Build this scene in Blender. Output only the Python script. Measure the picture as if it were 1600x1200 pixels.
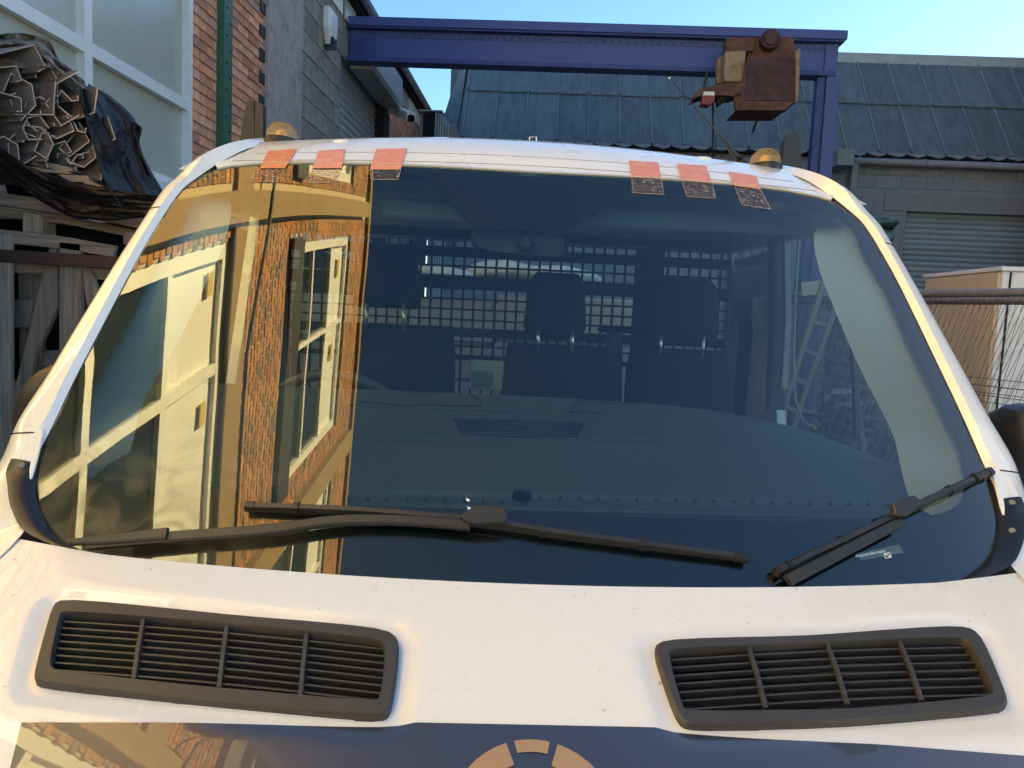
import bpy, math, random
from mathutils import Vector, Matrix, noise
from mathutils.bvhtree import BVHTree
random.seed(7)
for o in list(bpy.data.objects): bpy.data.objects.remove(o)
scn = bpy.context.scene
COL = scn.collection
R = math.radians

# ------------------------------------------------------------------ camera
EYE = 1.85
FPX, PITCH, ROLL, YAW, VYAW, VC = 1180.0, R(5.35), R(2.6), R(2.43), R(4.43), .077
_cr, _sr = math.cos(ROLL), math.sin(ROLL)
RZ = Matrix.Rotation(YAW, 3, 'Z')
_fw = Vector((0, math.cos(PITCH), -math.sin(PITCH))); _up = Vector((0, math.sin(PITCH), math.cos(PITCH))); _rt = Vector((1, 0, 0))
FW = RZ @ _fw; RT = RZ @ (_rt*_cr + _up*_sr); UP = RZ @ (_up*_cr - _rt*_sr)
cam_d = bpy.data.cameras.new('camera'); cam = bpy.data.objects.new('camera', cam_d); COL.objects.link(cam)
cam_d.sensor_width = 36; cam_d.lens = FPX/1600*36; cam_d.clip_end = 2000; cam_d.clip_start = .02
M = Matrix((RT, UP, -FW)).transposed().to_4x4(); M.translation = Vector((0, 0, EYE)); cam.matrix_world = M
scn.camera = cam

# ------------------------------------------------------------------ light
SUN = Vector((1, .45, .70)).normalized()
world = bpy.data.worlds.new('World'); scn.world = world; world.use_nodes = True
nt = world.node_tree; nt.nodes.clear()
sky = nt.nodes.new('ShaderNodeTexSky'); sky.sky_type = 'NISHITA'; sky.sun_disc = False
sky.sun_elevation = math.asin(SUN.z); sky.sun_rotation = math.atan2(SUN.x, SUN.y)
sky.air_density = .75; sky.dust_density = .3; sky.ozone_density = 1.6
bg = nt.nodes.new('ShaderNodeBackground'); bg.inputs['Strength'].default_value = .05
wo = nt.nodes.new('ShaderNodeOutputWorld')
hs = nt.nodes.new('ShaderNodeHueSaturation'); hs.inputs['Saturation'].default_value = 1.25
nt.links.new(sky.outputs[0], hs.inputs['Color']); nt.links.new(hs.outputs[0], bg.inputs[0]); nt.links.new(bg.outputs[0], wo.inputs[0])
sl = bpy.data.lights.new('sun', 'SUN'); sl.energy = 5; sl.angle = R(.5); sl.color = (1, .83, .42)
so = bpy.data.objects.new('sun', sl); COL.objects.link(so); so.rotation_euler = SUN.to_track_quat('Z', 'Y').to_euler()
so.location = SUN*30
vs = scn.view_settings; vs.view_transform = 'Standard'; vs.look = 'None'; vs.exposure = 2.98; vs.gamma = 1; vs.use_curve_mapping = False
vs.use_white_balance = True; vs.white_balance_temperature = 8100; vs.white_balance_tint = 4
scn.cycles.max_bounces = 10; scn.cycles.transparent_max_bounces = 16; scn.cycles.glossy_bounces = 5

# ------------------------------------------------------------------ helpers
def px(x, y): return FW + RT*((x-800)/FPX) + UP*((600-y)/FPX)
CAM = Vector((0, 0, EYE))
def ony(x, y, Y): d = px(x, y); return CAM + d*(Y/d.y)
def onx(x, y, X): d = px(x, y); return CAM + d*(X/d.x)
VR = Matrix.Rotation(VYAW, 3, 'Z'); VRI = VR.transposed()
def vdir(x, y): return VRI @ px(x, y)
def vy(x, y, Y):                       # point in truck coordinates at truck depth Y (height above ground)
    d = vdir(x, y)*1.0; t = Y/d.y; p = d*t; return Vector((p.x-VC, p.y, p.z+EYE))
def cubic(pts, n):                     # catmull rom through tuples
    out = []
    P = [Vector(p) for p in pts]
    for i in range(len(P)-1):
        a = P[max(i-1, 0)]; b = P[i]; c = P[i+1]; d = P[min(i+2, len(P)-1)]
        for k in range(n):
            t = k/n
            out.append(.5*((2*b) + (c-a)*t + (2*a-5*b+4*c-d)*t*t + (3*b-a-3*c+d)*t**3))
    out.append(P[-1]); return out

class MB:
    def __init__(s): s.v = []; s.f = []; s.mi = []; s.cur = 0
    def add(s, vs_, fs):
        o = len(s.v); s.v += [Vector(p) for p in vs_]
        for f in fs: s.f.append([o+i for i in f]); s.mi.append(s.cur)
    def box(s, a, b, ch=0, mat=None):
        a = Vector(a); b = Vector(b)
        x0, x1 = sorted((a.x, b.x)); y0, y1 = sorted((a.y, b.y)); z0, z1 = sorted((a.z, b.z))
        if ch <= 0:
            vs_ = [(x, y, z) for z in (z0, z1) for y in (y0, y1) for x in (x0, x1)]
            fs = [(0, 2, 3, 1), (4, 5, 7, 6), (0, 1, 5, 4), (2, 6, 7, 3), (0, 4, 6, 2), (1, 3, 7, 5)]
        else:
            vs_ = []; idx = {}
            for ix, x in enumerate((x0, x1)):
                for iy, y in enumerate((y0, y1)):
                    for iz, z in enumerate((z0, z1)):
                        sx, sy, sz = (1, -1)[ix]*ch, (1, -1)[iy]*ch, (1, -1)[iz]*ch
                        for ax in range(3):
                            p = [x + (sx if ax != 0 else 0), y + (sy if ax != 1 else 0), z + (sz if ax != 2 else 0)]
                            idx[(ix, iy, iz, ax)] = len(vs_); vs_.append(p)
            fs = []
            def q(*k): fs.append([idx[i] for i in k])
            for s_ in (0, 1):
                q((s_, 0, 0, 0), (s_, 1, 0, 0), (s_, 1, 1, 0), (s_, 0, 1, 0))
                q((0, s_, 0, 1), (1, s_, 0, 1), (1, s_, 1, 1), (0, s_, 1, 1))
                q((0, 0, s_, 2), (1, 0, s_, 2), (1, 1, s_, 2), (0, 1, s_, 2))
                for t_ in (0, 1):
                    q((0, s_, t_, 1), (1, s_, t_, 1), (1, s_, t_, 2), (0, s_, t_, 2))
                    q((s_, 0, t_, 0), (s_, 1, t_, 0), (s_, 1, t_, 2), (s_, 0, t_, 2))
                    q((s_, t_, 0, 0), (s_, t_, 1, 0), (s_, t_, 1, 1), (s_, t_, 0, 1))
            for ix in (0, 1):
                for iy in (0, 1):
                    for iz in (0, 1): q((ix, iy, iz, 0), (ix, iy, iz, 1), (ix, iy, iz, 2))
        if mat is not None: vs_ = [mat @ Vector(p) for p in vs_]
        s.add(vs_, fs)
    def grid(s, rows, cu=False, cv=False):
        n = len(rows[0]); vs_ = [p for r in rows for p in r]; fs = []
        for j in range(len(rows) - (0 if cv else 1)):
            for i in range(n - (0 if cu else 1)):
                a = j*n+i; b = j*n+(i+1) % n; j2 = (j+1) % len(rows); fs.append((a, b, j2*n+(i+1) % n, j2*n+i))
        s.add(vs_, fs)
    def poly(s, pts): s.add(pts, [list(range(len(pts)))])
    def prism(s, pts, d):              # pts: 3d polygon, extruded by vector d
        d = Vector(d); n = len(pts); a = [Vector(p) for p in pts]
        s.add(a + [p+d for p in a], [list(range(n))[::-1], list(range(n, 2*n))] + [(i, (i+1) % n, n+(i+1) % n, n+i) for i in range(n)])
    def tube(s, path, r, n=8, cap=True):
        P = [Vector(p) for p in path]; rows = []
        ref = Vector((0, 0, 1))
        for i, p in enumerate(P):
            t = (P[min(i+1, len(P)-1)] - P[max(i-1, 0)]).normalized()
            rf = ref if abs(t.dot(ref)) < .95 else Vector((1, 0, 0))
            u = t.cross(rf).normalized(); w = t.cross(u)
            rr = r[i] if isinstance(r, (list, tuple)) else r
            rows.append([p + (u*math.cos(2*math.pi*k/n) + w*math.sin(2*math.pi*k/n))*rr for k in range(n)])
        s.grid(rows, cu=True)
        if cap: s.poly(rows[0]); s.poly(rows[-1][::-1])
    def sweep(s, path, nrm, w, h, ch=.3):   # rectangular bar along path, nrm = outward normal(s), w = width list, h = height
        P = [Vector(p) for p in path]; rows = []
        for i, p in enumerate(P):
            t = (P[min(i+1, len(P)-1)] - P[max(i-1, 0)]).normalized()
            n = nrm[i] if isinstance(nrm, list) else Vector(nrm)
            b = t.cross(n).normalized(); n = b.cross(t).normalized()
            ww = (w[i] if isinstance(w, list) else w)/2; hh = h[i] if isinstance(h, list) else h
            rows.append([p-b*ww, p-b*ww+n*hh*(1-ch), p-b*ww*(1-ch)+n*hh, p+b*ww*(1-ch)+n*hh, p+b*ww+n*hh*(1-ch), p+b*ww])
        s.grid(rows, cu=True); s.poly(rows[0]); s.poly(rows[-1][::-1])
    def lathe(s, c, prof, n=20, ax='Z', close=False, sx=1, sy=1):
        c = Vector(c); rows = []
        for r, h in prof:
            row = []
            for k in range(n):
                a = 2*math.pi*k/n; x = r*math.cos(a)*sx; y = r*math.sin(a)*sy
                row.append(c + (Vector((x, y, h)) if ax == 'Z' else Vector((x, h, y)) if ax == 'Y' else Vector((h, x, y))))
            rows.append(row)
        s.grid(rows, cu=True)
        if prof[0][0] > 1e-4: s.poly(rows[0])
        if prof[-1][0] > 1e-4: s.poly(rows[-1][::-1])
    def build(s, name, mat, parent=None, smooth=False, off=None, recalc=True):
        me = bpy.data.meshes.new(name); me.from_pydata([tuple(v) for v in s.v], [], s.f)
        mats = mat if isinstance(mat, (list, tuple)) else [mat]
        for m in mats: me.materials.append(m)
        me.polygons.foreach_set('material_index', s.mi)
        if recalc:
            import bmesh
            bm = bmesh.new(); bm.from_mesh(me); bmesh.ops.remove_doubles(bm, verts=bm.verts, dist=1e-6)
            bmesh.ops.recalc_face_normals(bm, faces=bm.faces); bm.to_mesh(me); bm.free()
        if smooth:
            me.polygons.foreach_set('use_smooth', [True]*len(me.polygons))
            if smooth is not True: me.set_sharp_from_angle(angle=R(smooth))
        o = bpy.data.objects.new(name, me); COL.objects.link(o)
        if parent is not None: o.parent = parent; o.location = (off if off is not None else parent.get('_o', (0, 0, 0)))
        return o
def tag(o, label=None, cat=None, group=None, kind=None):
    if label: o['label'] = label
    if cat: o['category'] = cat
    if group: o['group'] = group
    if kind: o['kind'] = kind
    return o
ROOTOFF = {}
def empty(name, loc, label, cat, group=None, rz=0):
    o = bpy.data.objects.new(name, None); COL.objects.link(o); o.location = loc; o.rotation_euler = (0, 0, rz); o.empty_display_size = .2
    tag(o, label, cat, group); ROOTOFF[o.name] = tuple(-Vector(loc)); return o
def part(mb, name, mat, root, smooth=False, **k):      # mesh given in world coordinates, root an unrotated empty
    return mb.build(name, mat, root, smooth, off=ROOTOFF.get(root.name, (0, 0, 0)), **k)
def sub(mb, name, mat, par, smooth=False, **k):
    return mb.build(name, mat, par, smooth, off=(0, 0, 0), **k)
def subsurf(o, l=2):
    m = o.modifiers.new('s', 'SUBSURF'); m.levels = l; m.render_levels = l; return o

# ------------------------------------------------------------------ materials
def mat(name, col, rough=.6, metal=0, spec=.5, noise_amt=0, nscale=8, bump=0, bscale=40, coat=0, dirt=None, dscale=3, damt=.5, rand=0, stretch=(1, 1, 1), coat_rough=.03, sheen=0):
    m = bpy.data.materials.new(name); m.use_nodes = True; n = m.node_tree.nodes; L = m.node_tree.links
    b = n['Principled BSDF']; b.inputs['Roughness'].default_value = rough; b.inputs['Metallic'].default_value = metal
    b.inputs['Specular IOR Level'].default_value = spec; b.inputs['Coat Weight'].default_value = coat; b.inputs['Coat Roughness'].default_value = coat_rough
    c = None
    rgb = n.new('ShaderNodeRGB'); rgb.outputs[0].default_value = (*col, 1); c = rgb.outputs[0]
    tc = n.new('ShaderNodeTexCoord'); mp = n.new('ShaderNodeMapping'); mp.inputs['Scale'].default_value = stretch
    L.new(tc.outputs['Object'], mp.inputs[0])
    if noise_amt:
        t = n.new('ShaderNodeTexNoise'); t.inputs['Scale'].default_value = nscale; t.inputs['Detail'].default_value = 8; t.inputs['Roughness'].default_value = .65
        L.new(mp.outputs[0], t.inputs['Vector'])
        mr = n.new('ShaderNodeMapRange'); mr.inputs[1].default_value = .25; mr.inputs[2].default_value = .75; mr.inputs[3].default_value = 1-noise_amt; mr.inputs[4].default_value = 1+noise_amt
        L.new(t.outputs[0], mr.inputs[0])
        mx = n.new('ShaderNodeVectorMath'); mx.operation = 'SCALE'; L.new(c, mx.inputs[0]); L.new(mr.outputs[0], mx.inputs['Scale']); c = mx.outputs[0]
    if rand:
        g = n.new('ShaderNodeNewGeometry'); oi = n.new('ShaderNodeObjectInfo'); ad = n.new('ShaderNodeMath'); ad.operation = 'ADD'; fr = n.new('ShaderNodeMath'); fr.operation = 'FRACT'
        L.new(g.outputs['Random Per Island'], ad.inputs[0]); L.new(oi.outputs['Random'], ad.inputs[1]); L.new(ad.outputs[0], fr.inputs[0])
        if isinstance(rand, list):
            cr = n.new('ShaderNodeValToRGB'); cr.color_ramp.interpolation = 'LINEAR'
            while len(cr.color_ramp.elements) < len(rand): cr.color_ramp.elements.new(.5)
            for i, cc in enumerate(rand): cr.color_ramp.elements[i].position = i/(len(rand)-1); cr.color_ramp.elements[i].color = (*cc, 1)
            L.new(fr.outputs[0], cr.inputs[0])
            mm = n.new('ShaderNodeVectorMath'); mm.operation = 'MULTIPLY'; L.new(c, mm.inputs[0]); L.new(cr.outputs[0], mm.inputs[1]); c = mm.outputs[0]
        else:
            mr2 = n.new('ShaderNodeMapRange'); mr2.inputs[3].default_value = 1-rand; mr2.inputs[4].default_value = 1+rand; L.new(fr.outputs[0], mr2.inputs[0])
            mx2 = n.new('ShaderNodeVectorMath'); mx2.operation = 'SCALE'; L.new(c, mx2.inputs[0]); L.new(mr2.outputs[0], mx2.inputs['Scale']); c = mx2.outputs[0]
    if dirt:
        t2 = n.new('ShaderNodeTexNoise'); t2.inputs['Scale'].default_value = dscale; t2.inputs['Detail'].default_value = 9; t2.inputs['Roughness'].default_value = .7
        L.new(mp.outputs[0], t2.inputs['Vector'])
        mr3 = n.new('ShaderNodeMapRange'); mr3.inputs[1].default_value = .5; mr3.inputs[2].default_value = .68; mr3.inputs[4].default_value = damt; L.new(t2.outputs[0], mr3.inputs[0])
        mi = n.new('ShaderNodeMix'); mi.data_type = 'RGBA'; L.new(mr3.outputs[0], mi.inputs[0]); L.new(c, mi.inputs[6]); mi.inputs[7].default_value = (*dirt, 1); c = mi.outputs[2]
    L.new(c, b.inputs['Base Color'])
    if bump:
        t3 = n.new('ShaderNodeTexNoise'); t3.inputs['Scale'].default_value = bscale; t3.inputs['Detail'].default_value = 6; L.new(mp.outputs[0], t3.inputs['Vector'])
        bp = n.new('ShaderNodeBump'); bp.inputs['Strength'].default_value = bump; bp.inputs['Distance'].default_value = .01; L.new(t3.outputs[0], bp.inputs['Height']); L.new(bp.outputs[0], b.inputs['Normal'])
    return m
def glassmat(name, tint, fac, rough=0.0, wob=0, dust=0, dustcol=(.5, .45, .35), fres=True):
    m = bpy.data.materials.new(name); m.use_nodes = True; n = m.node_tree.nodes; L = m.node_tree.links; n.clear()
    out = n.new('ShaderNodeOutputMaterial'); tr = n.new('ShaderNodeBsdfTransparent'); tr.inputs[0].default_value = (*tint, 1)
    gl = n.new('ShaderNodeBsdfGlossy'); gl.inputs['Roughness'].default_value = rough
    lw = n.new('ShaderNodeFresnel'); lw.inputs[0].default_value = 1.5
    ma = n.new('ShaderNodeMath'); ma.operation = 'MULTIPLY_ADD'; ma.inputs[1].default_value = 1.0; ma.inputs[2].default_value = fac; ma.use_clamp = True
    if fres: L.new(lw.outputs[0], ma.inputs[0])
    else: ma.inputs[0].default_value = 0
    mx = n.new('ShaderNodeMixShader'); L.new(ma.outputs[0], mx.inputs[0]); L.new(tr.outputs[0], mx.inputs[1]); L.new(gl.outputs[0], mx.inputs[2])
    last = mx.outputs[0]
    tc = n.new('ShaderNodeTexCoord')
    if wob:
        t = n.new('ShaderNodeTexNoise'); t.inputs['Scale'].default_value = 3.2; t.inputs['Detail'].default_value = 1; L.new(tc.outputs['Object'], t.inputs['Vector'])
        bp = n.new('ShaderNodeBump'); bp.inputs['Strength'].default_value = 1; bp.inputs['Distance'].default_value = wob; L.new(t.outputs[0], bp.inputs['Height']); L.new(bp.outputs[0], gl.inputs['Normal'])
    if dust:
        df = n.new('ShaderNodeBsdfDiffuse'); df.inputs[0].default_value = (*dustcol, 1)
        t2 = n.new('ShaderNodeTexNoise'); t2.inputs['Scale'].default_value = 26; t2.inputs['Detail'].default_value = 10; t2.inputs['Roughness'].default_value = .8; L.new(tc.outputs['Object'], t2.inputs['Vector'])
        mr = n.new('ShaderNodeMapRange'); mr.inputs[1].default_value = .35; mr.inputs[2].default_value = .85; mr.inputs[3].default_value = dust*.3; mr.inputs[4].default_value = dust*2.5; L.new(t2.outputs[0], mr.inputs[0])
        m2 = n.new('ShaderNodeMixShader'); L.new(mr.outputs[0], m2.inputs[0]); L.new(last, m2.inputs[1]); L.new(df.outputs[0], m2.inputs[2]); last = m2.outputs[0]
    L.new(last, out.inputs[0]); return m

BRK = [(.55, .30, .22), (.75, .38, .25), (1.0, .50, .32), (.85, .42, .26), (1.15, .62, .42), (.6, .42, .36), (.95, .45, .25)]
M_brick = mat('brick', (.95, .80, .72), .9, noise_amt=.25, nscale=30, bump=.5, bscale=60, rand=BRK, dirt=(.08, .07, .065), dscale=6, damt=.5)
M_quoin = mat('blue_brick', (.035, .035, .045), .55, noise_amt=.3, nscale=30, bump=.3, rand=.3)
M_mortar = mat('mortar', (.34, .29, .25), .95, noise_amt=.2, nscale=20, bump=.5)
M_fbrick = mat('facade_brick', (.50, .47, .42), .9, noise_amt=.18, nscale=25, bump=.4, rand=[(.40, .26, .2), (.8, .38, .2), (1.05, .48, .25), (.55, .4, .3), (1.1, .6, .34), (.85, .36, .2), (.38, .3, .27), (.95, .5, .3)])
M_fmortar = mat('facade_mortar', (.52, .42, .30), .95, noise_amt=.2, nscale=20)
M_tan = mat('tan_render', (.31, .205, .115), .85, noise_amt=.15, nscale=5, dirt=(.3, .22, .14), dscale=4, bump=.2)
M_vcov = mat('vent_cover_plastic', (.62, .48, .22), .5)
M_render = mat('grey_render', (.46, .40, .37), .95, noise_amt=.25, nscale=9, bump=.8, bscale=90, dirt=(.14, .13, .13), dscale=5)
M_block = mat('concrete_block', (.34, .29, .265), .95, noise_amt=.22, nscale=14, bump=.8, bscale=110, rand=.22, dirt=(.11, .10, .10), dscale=4)
M_blockm = mat('block_joint', (.27, .25, .23), .95, noise_amt=.2, nscale=14)
M_upvc = mat('white_upvc', (.85, .86, .87), .3, noise_amt=.03, nscale=4, dirt=(.6, .59, .56), dscale=14, damt=.3)
M_frost = mat('frosted_glass', (.47, .48, .42), .22, spec=.6, noise_amt=.10, nscale=1.3, bump=.05, bscale=8)
M_green = mat('green_paint', (.045, .15, .095), .5, noise_amt=.2, nscale=12, dirt=(.10, .12, .09), dscale=8)
M_blue = mat('blue_paint', (.062, .095, .30), .45, noise_amt=.15, nscale=5, dirt=(.05, .055, .13), dscale=5, bump=.1, bscale=30)
M_bluedk = mat('blue_flange', (.035, .055, .22), .5, noise_amt=.2, nscale=6)
M_rust = mat('rust', (.15, .065, .045), .85, noise_amt=.5, nscale=9, bump=.6, bscale=50, dirt=(.07, .03, .025), dscale=5, damt=.9)
M_rustdk = mat('dark_rust', (.085, .043, .042), .85, noise_amt=.45, nscale=9, bump=.6, bscale=50)
M_yel = mat('worn_yellow', (.36, .24, .13), .7, noise_amt=.3, nscale=10, dirt=(.14, .06, .035), dscale=6, damt=.9, bump=.3)
M_lead = mat('weathered_metal_roof', (.13, .155, .165), .6, noise_amt=.35, nscale=3, stretch=(3, 1, .5), dirt=(.19, .23, .235), dscale=2.5, damt=.6, bump=.15, bscale=12, rand=.14)
M_seam = mat('roof_seam', (.20, .235, .25), .5, noise_amt=.35, nscale=7)
M_ridge = mat('ridge_flashing', (.42, .47, .48), .55, noise_amt=.15, nscale=4)
M_gshut = mat('shutter_slat', (.30, .37, .42), .5, noise_amt=.12, nscale=3, rand=.08)
M_bshut = mat('galvanised', (.36, .39, .42), .45, metal=.3, noise_amt=.15, nscale=3)
M_pipe = mat('grey_pipe', (.24, .25, .26), .5, noise_amt=.15, nscale=8)
M_gblock = mat('painted_block', (.24, .27, .31), .9, noise_amt=.15, nscale=12, bump=.6, bscale=80, rand=.1)
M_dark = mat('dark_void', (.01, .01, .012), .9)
M_asphalt = mat('asphalt', (.055, .055, .055), .95, noise_amt=.3, nscale=20, bump=.6, bscale=120)
M_wood = mat('weathered_wood', (.36, .31, .27), .9, noise_amt=.5, nscale=5, stretch=(12, 12, .7), bump=.8, bscale=20, rand=.35)
M_woodh = mat('weathered_board', (.33, .28, .24), .9, noise_amt=.5, nscale=5, stretch=(.7, 12, 12), bump=.8, bscale=20, rand=.35)
M_palew = mat('pale_timber', (.32, .27, .21), .85, noise_amt=.3, nscale=9, bump=.4)
M_rstrap = mat('brown_steel', (.075, .042, .04), .6, noise_amt=.3, nscale=12)
M_galv = mat('galvanised_section', (.27, .275, .29), .42, metal=.65, noise_amt=.3, nscale=9, bump=.15, rand=.3)
M_cut = mat('cut_steel_edge', (.45, .46, .48), .5, metal=.2)
M_bag = mat('black_polythene', (.010, .010, .013), .38, spec=.3, noise_amt=.3, nscale=9, bump=1, bscale=26, stretch=(1, 1, 1.6))
M_bag2 = mat('grey_polythene', (.17, .15, .125), .22, spec=.8, noise_amt=.5, nscale=9, bump=1.0, bscale=22)
M_gbag = mat('green_wrap', (.035, .10, .08), .3, spec=.7, noise_amt=.6, nscale=9, bump=.9, bscale=18, dirt=(.25, .33, .3), dscale=9, damt=.6)
M_warmlit = mat('warm_lit_panel', (.68, .56, .43), .6, noise_amt=.1, nscale=3, dirt=(.5, .42, .34), dscale=5, damt=.4)  # cabinet side colour with the facade's warm bounce painted in
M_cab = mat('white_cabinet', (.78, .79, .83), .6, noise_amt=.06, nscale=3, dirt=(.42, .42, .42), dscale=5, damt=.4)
M_tube = mat('fence_tube', (.23, .23, .245), .5, metal=.3, noise_amt=.25, nscale=20)
M_wire = mat('fence_wire', (.12, .105, .11), .6, metal=.2)
# truck
M_white = mat('white_paint', (.765, .77, .775), .28, coat=.9, coat_rough=.02, noise_amt=.03, nscale=2, dirt=(.60, .57, .52), dscale=90, damt=.16)
_n = M_white.node_tree.nodes; _L = M_white.node_tree.links; _b = _n['Principled BSDF']; _src = _b.inputs['Base Color'].links[0].from_socket
_tc = _n.new('ShaderNodeTexCoord'); _v = _n.new('ShaderNodeTexNoise'); _v.inputs['Scale'].default_value = 110; _v.inputs['Detail'].default_value = 2; _L.new(_tc.outputs['Object'], _v.inputs['Vector'])
_m = _n.new('ShaderNodeMapRange'); _m.inputs[1].default_value = .735; _m.inputs[2].default_value = .78; _m.inputs[4].default_value = .75; _L.new(_v.outputs[0], _m.inputs[0])
_mi = _n.new('ShaderNodeMix'); _mi.data_type = 'RGBA'; _mi.inputs[7].default_value = (.22, .17, .13, 1); _L.new(_m.outputs[0], _mi.inputs[0]); _L.new(_src, _mi.inputs[6]); _L.new(_mi.outputs[2], _b.inputs['Base Color'])
_v2 = _n.new('ShaderNodeTexNoise'); _v2.inputs['Scale'].default_value = 5; _v2.inputs['Detail'].default_value = 5; _L.new(_tc.outputs['Object'], _v2.inputs['Vector'])
_m2 = _n.new('ShaderNodeMapRange'); _m2.inputs[3].default_value = .18; _m2.inputs[4].default_value = .42; _L.new(_v2.outputs[0], _m2.inputs[0]); _L.new(_m2.outputs[0], _b.inputs['Roughness'])
M_navy = mat('navy_vinyl', (.030, .030, .046), .3, coat=1, coat_rough=.01, spec=.8)
M_gold = mat('gold_vinyl', (.50, .30, .15), .35, metal=.35, noise_amt=.06, nscale=20, coat=.5)
M_plas = mat('black_plastic', (.022, .023, .026), .42, noise_amt=.2, nscale=60, bump=.06, bscale=300, dirt=(.05, .045, .04), dscale=20, damt=.4)
M_grp = mat('vent_plastic', (.040, .038, .038), .5, noise_amt=.1, nscale=60, bump=.06, bscale=300, dirt=(.075, .065, .055), dscale=10, damt=.3)
M_rub = mat('rubber', (.012, .012, .013), .45)
M_gloss = mat('gloss_black', (.008, .008, .010), .08, spec=.7)
M_frit = mat('ceramic_border', (.006, .006, .007), .5)
M_dash = mat('dash_plastic', (.078, .105, .118), .65, noise_amt=.08, nscale=4, bump=.2, bscale=350)
M_trim = mat('pale_trim', (.80, .84, .78), .8, noise_amt=.04, nscale=5)
M_trimg = mat('grey_trim', (.48, .55, .58), .8)
M_seat = mat('seat_fabric', (.014, .015, .019), .95, bump=.3, bscale=300)
M_steel = mat('bright_steel', (.7, .7, .68), .3, metal=.9)
M_bulk = mat('bulkhead_steel', (.02, .024, .026), .6)
M_amber = mat('amber_lens', (.90, .48, .10), .12, spec=.8, coat=1)
M_clear = bpy.data.materials.new('ribbed_lens'); M_clear.use_nodes = True; _n = M_clear.node_tree.nodes; _L = M_clear.node_tree.links
_t = _n.new('ShaderNodeBsdfTransparent'); _t.inputs[0].default_value = (.98, .85, .6, 1); _x = _n.new('ShaderNodeMixShader'); _x.inputs[0].default_value = .36
_n['Principled BSDF'].inputs['Base Color'].default_value = (.62, .50, .33, 1); _n['Principled BSDF'].inputs['Roughness'].default_value = .15
_L.new(_t.outputs[0], _x.inputs[1]); _L.new(_n['Principled BSDF'].outputs[0], _x.inputs[2]); _L.new(_x.outputs[0], _n['Material Output'].inputs[0])
M_red = mat('red_tape', (.62, .24, .185), .5, noise_amt=.08, nscale=30, dirt=(.75, .45, .38), dscale=40, damt=.5)
M_ortape = mat('orange_tape', (.60, .20, .09), .5, noise_amt=.08, nscale=30, dirt=(.8, .5, .3), dscale=40, damt=.4)
M_sack = mat('white_sacking', (.40, .47, .44), .8, noise_amt=.15, nscale=6, bump=.5, bscale=12)
M_bed = mat('bed_steel', (.22, .24, .24), .5, noise_amt=.2)
M_lamp = glassmat('headlamp_glass', (.9, .9, .9), .06)
M_ws = glassmat('windscreen_glass', (.78, .93, .89), .060, 0.0, wob=.0006, dust=.0015)
M_side = glassmat('side_glass', (.80, .88, .87), .03, fres=False)
M_pane = mat('dark_window_glass', (.012, .02, .022), .04, spec=.9)
M_rubber = M_rub
def paint_reflection():  # brown wisps painted low on the left glass stand for a polythene reflection
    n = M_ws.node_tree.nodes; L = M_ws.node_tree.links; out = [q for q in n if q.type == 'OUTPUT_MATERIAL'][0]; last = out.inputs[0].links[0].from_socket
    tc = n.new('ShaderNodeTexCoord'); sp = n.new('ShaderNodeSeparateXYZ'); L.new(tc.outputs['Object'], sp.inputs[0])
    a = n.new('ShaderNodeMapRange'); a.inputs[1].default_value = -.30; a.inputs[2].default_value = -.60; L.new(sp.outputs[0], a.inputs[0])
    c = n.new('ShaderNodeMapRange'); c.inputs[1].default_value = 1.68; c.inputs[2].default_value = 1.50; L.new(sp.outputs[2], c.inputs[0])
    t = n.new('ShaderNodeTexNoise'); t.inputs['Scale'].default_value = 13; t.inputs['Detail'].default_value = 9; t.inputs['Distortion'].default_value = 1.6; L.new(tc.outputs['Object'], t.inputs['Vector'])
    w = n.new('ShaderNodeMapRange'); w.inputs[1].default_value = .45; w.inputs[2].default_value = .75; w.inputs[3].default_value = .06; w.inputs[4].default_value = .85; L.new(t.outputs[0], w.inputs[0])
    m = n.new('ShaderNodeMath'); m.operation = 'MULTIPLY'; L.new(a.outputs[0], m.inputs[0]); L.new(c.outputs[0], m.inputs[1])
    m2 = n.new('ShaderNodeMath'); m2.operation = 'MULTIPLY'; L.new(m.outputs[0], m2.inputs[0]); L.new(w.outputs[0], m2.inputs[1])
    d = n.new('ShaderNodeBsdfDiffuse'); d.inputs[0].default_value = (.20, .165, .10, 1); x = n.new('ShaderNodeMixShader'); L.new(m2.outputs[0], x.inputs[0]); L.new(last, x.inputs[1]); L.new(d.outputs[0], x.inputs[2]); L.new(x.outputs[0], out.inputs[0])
paint_reflection()
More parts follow.
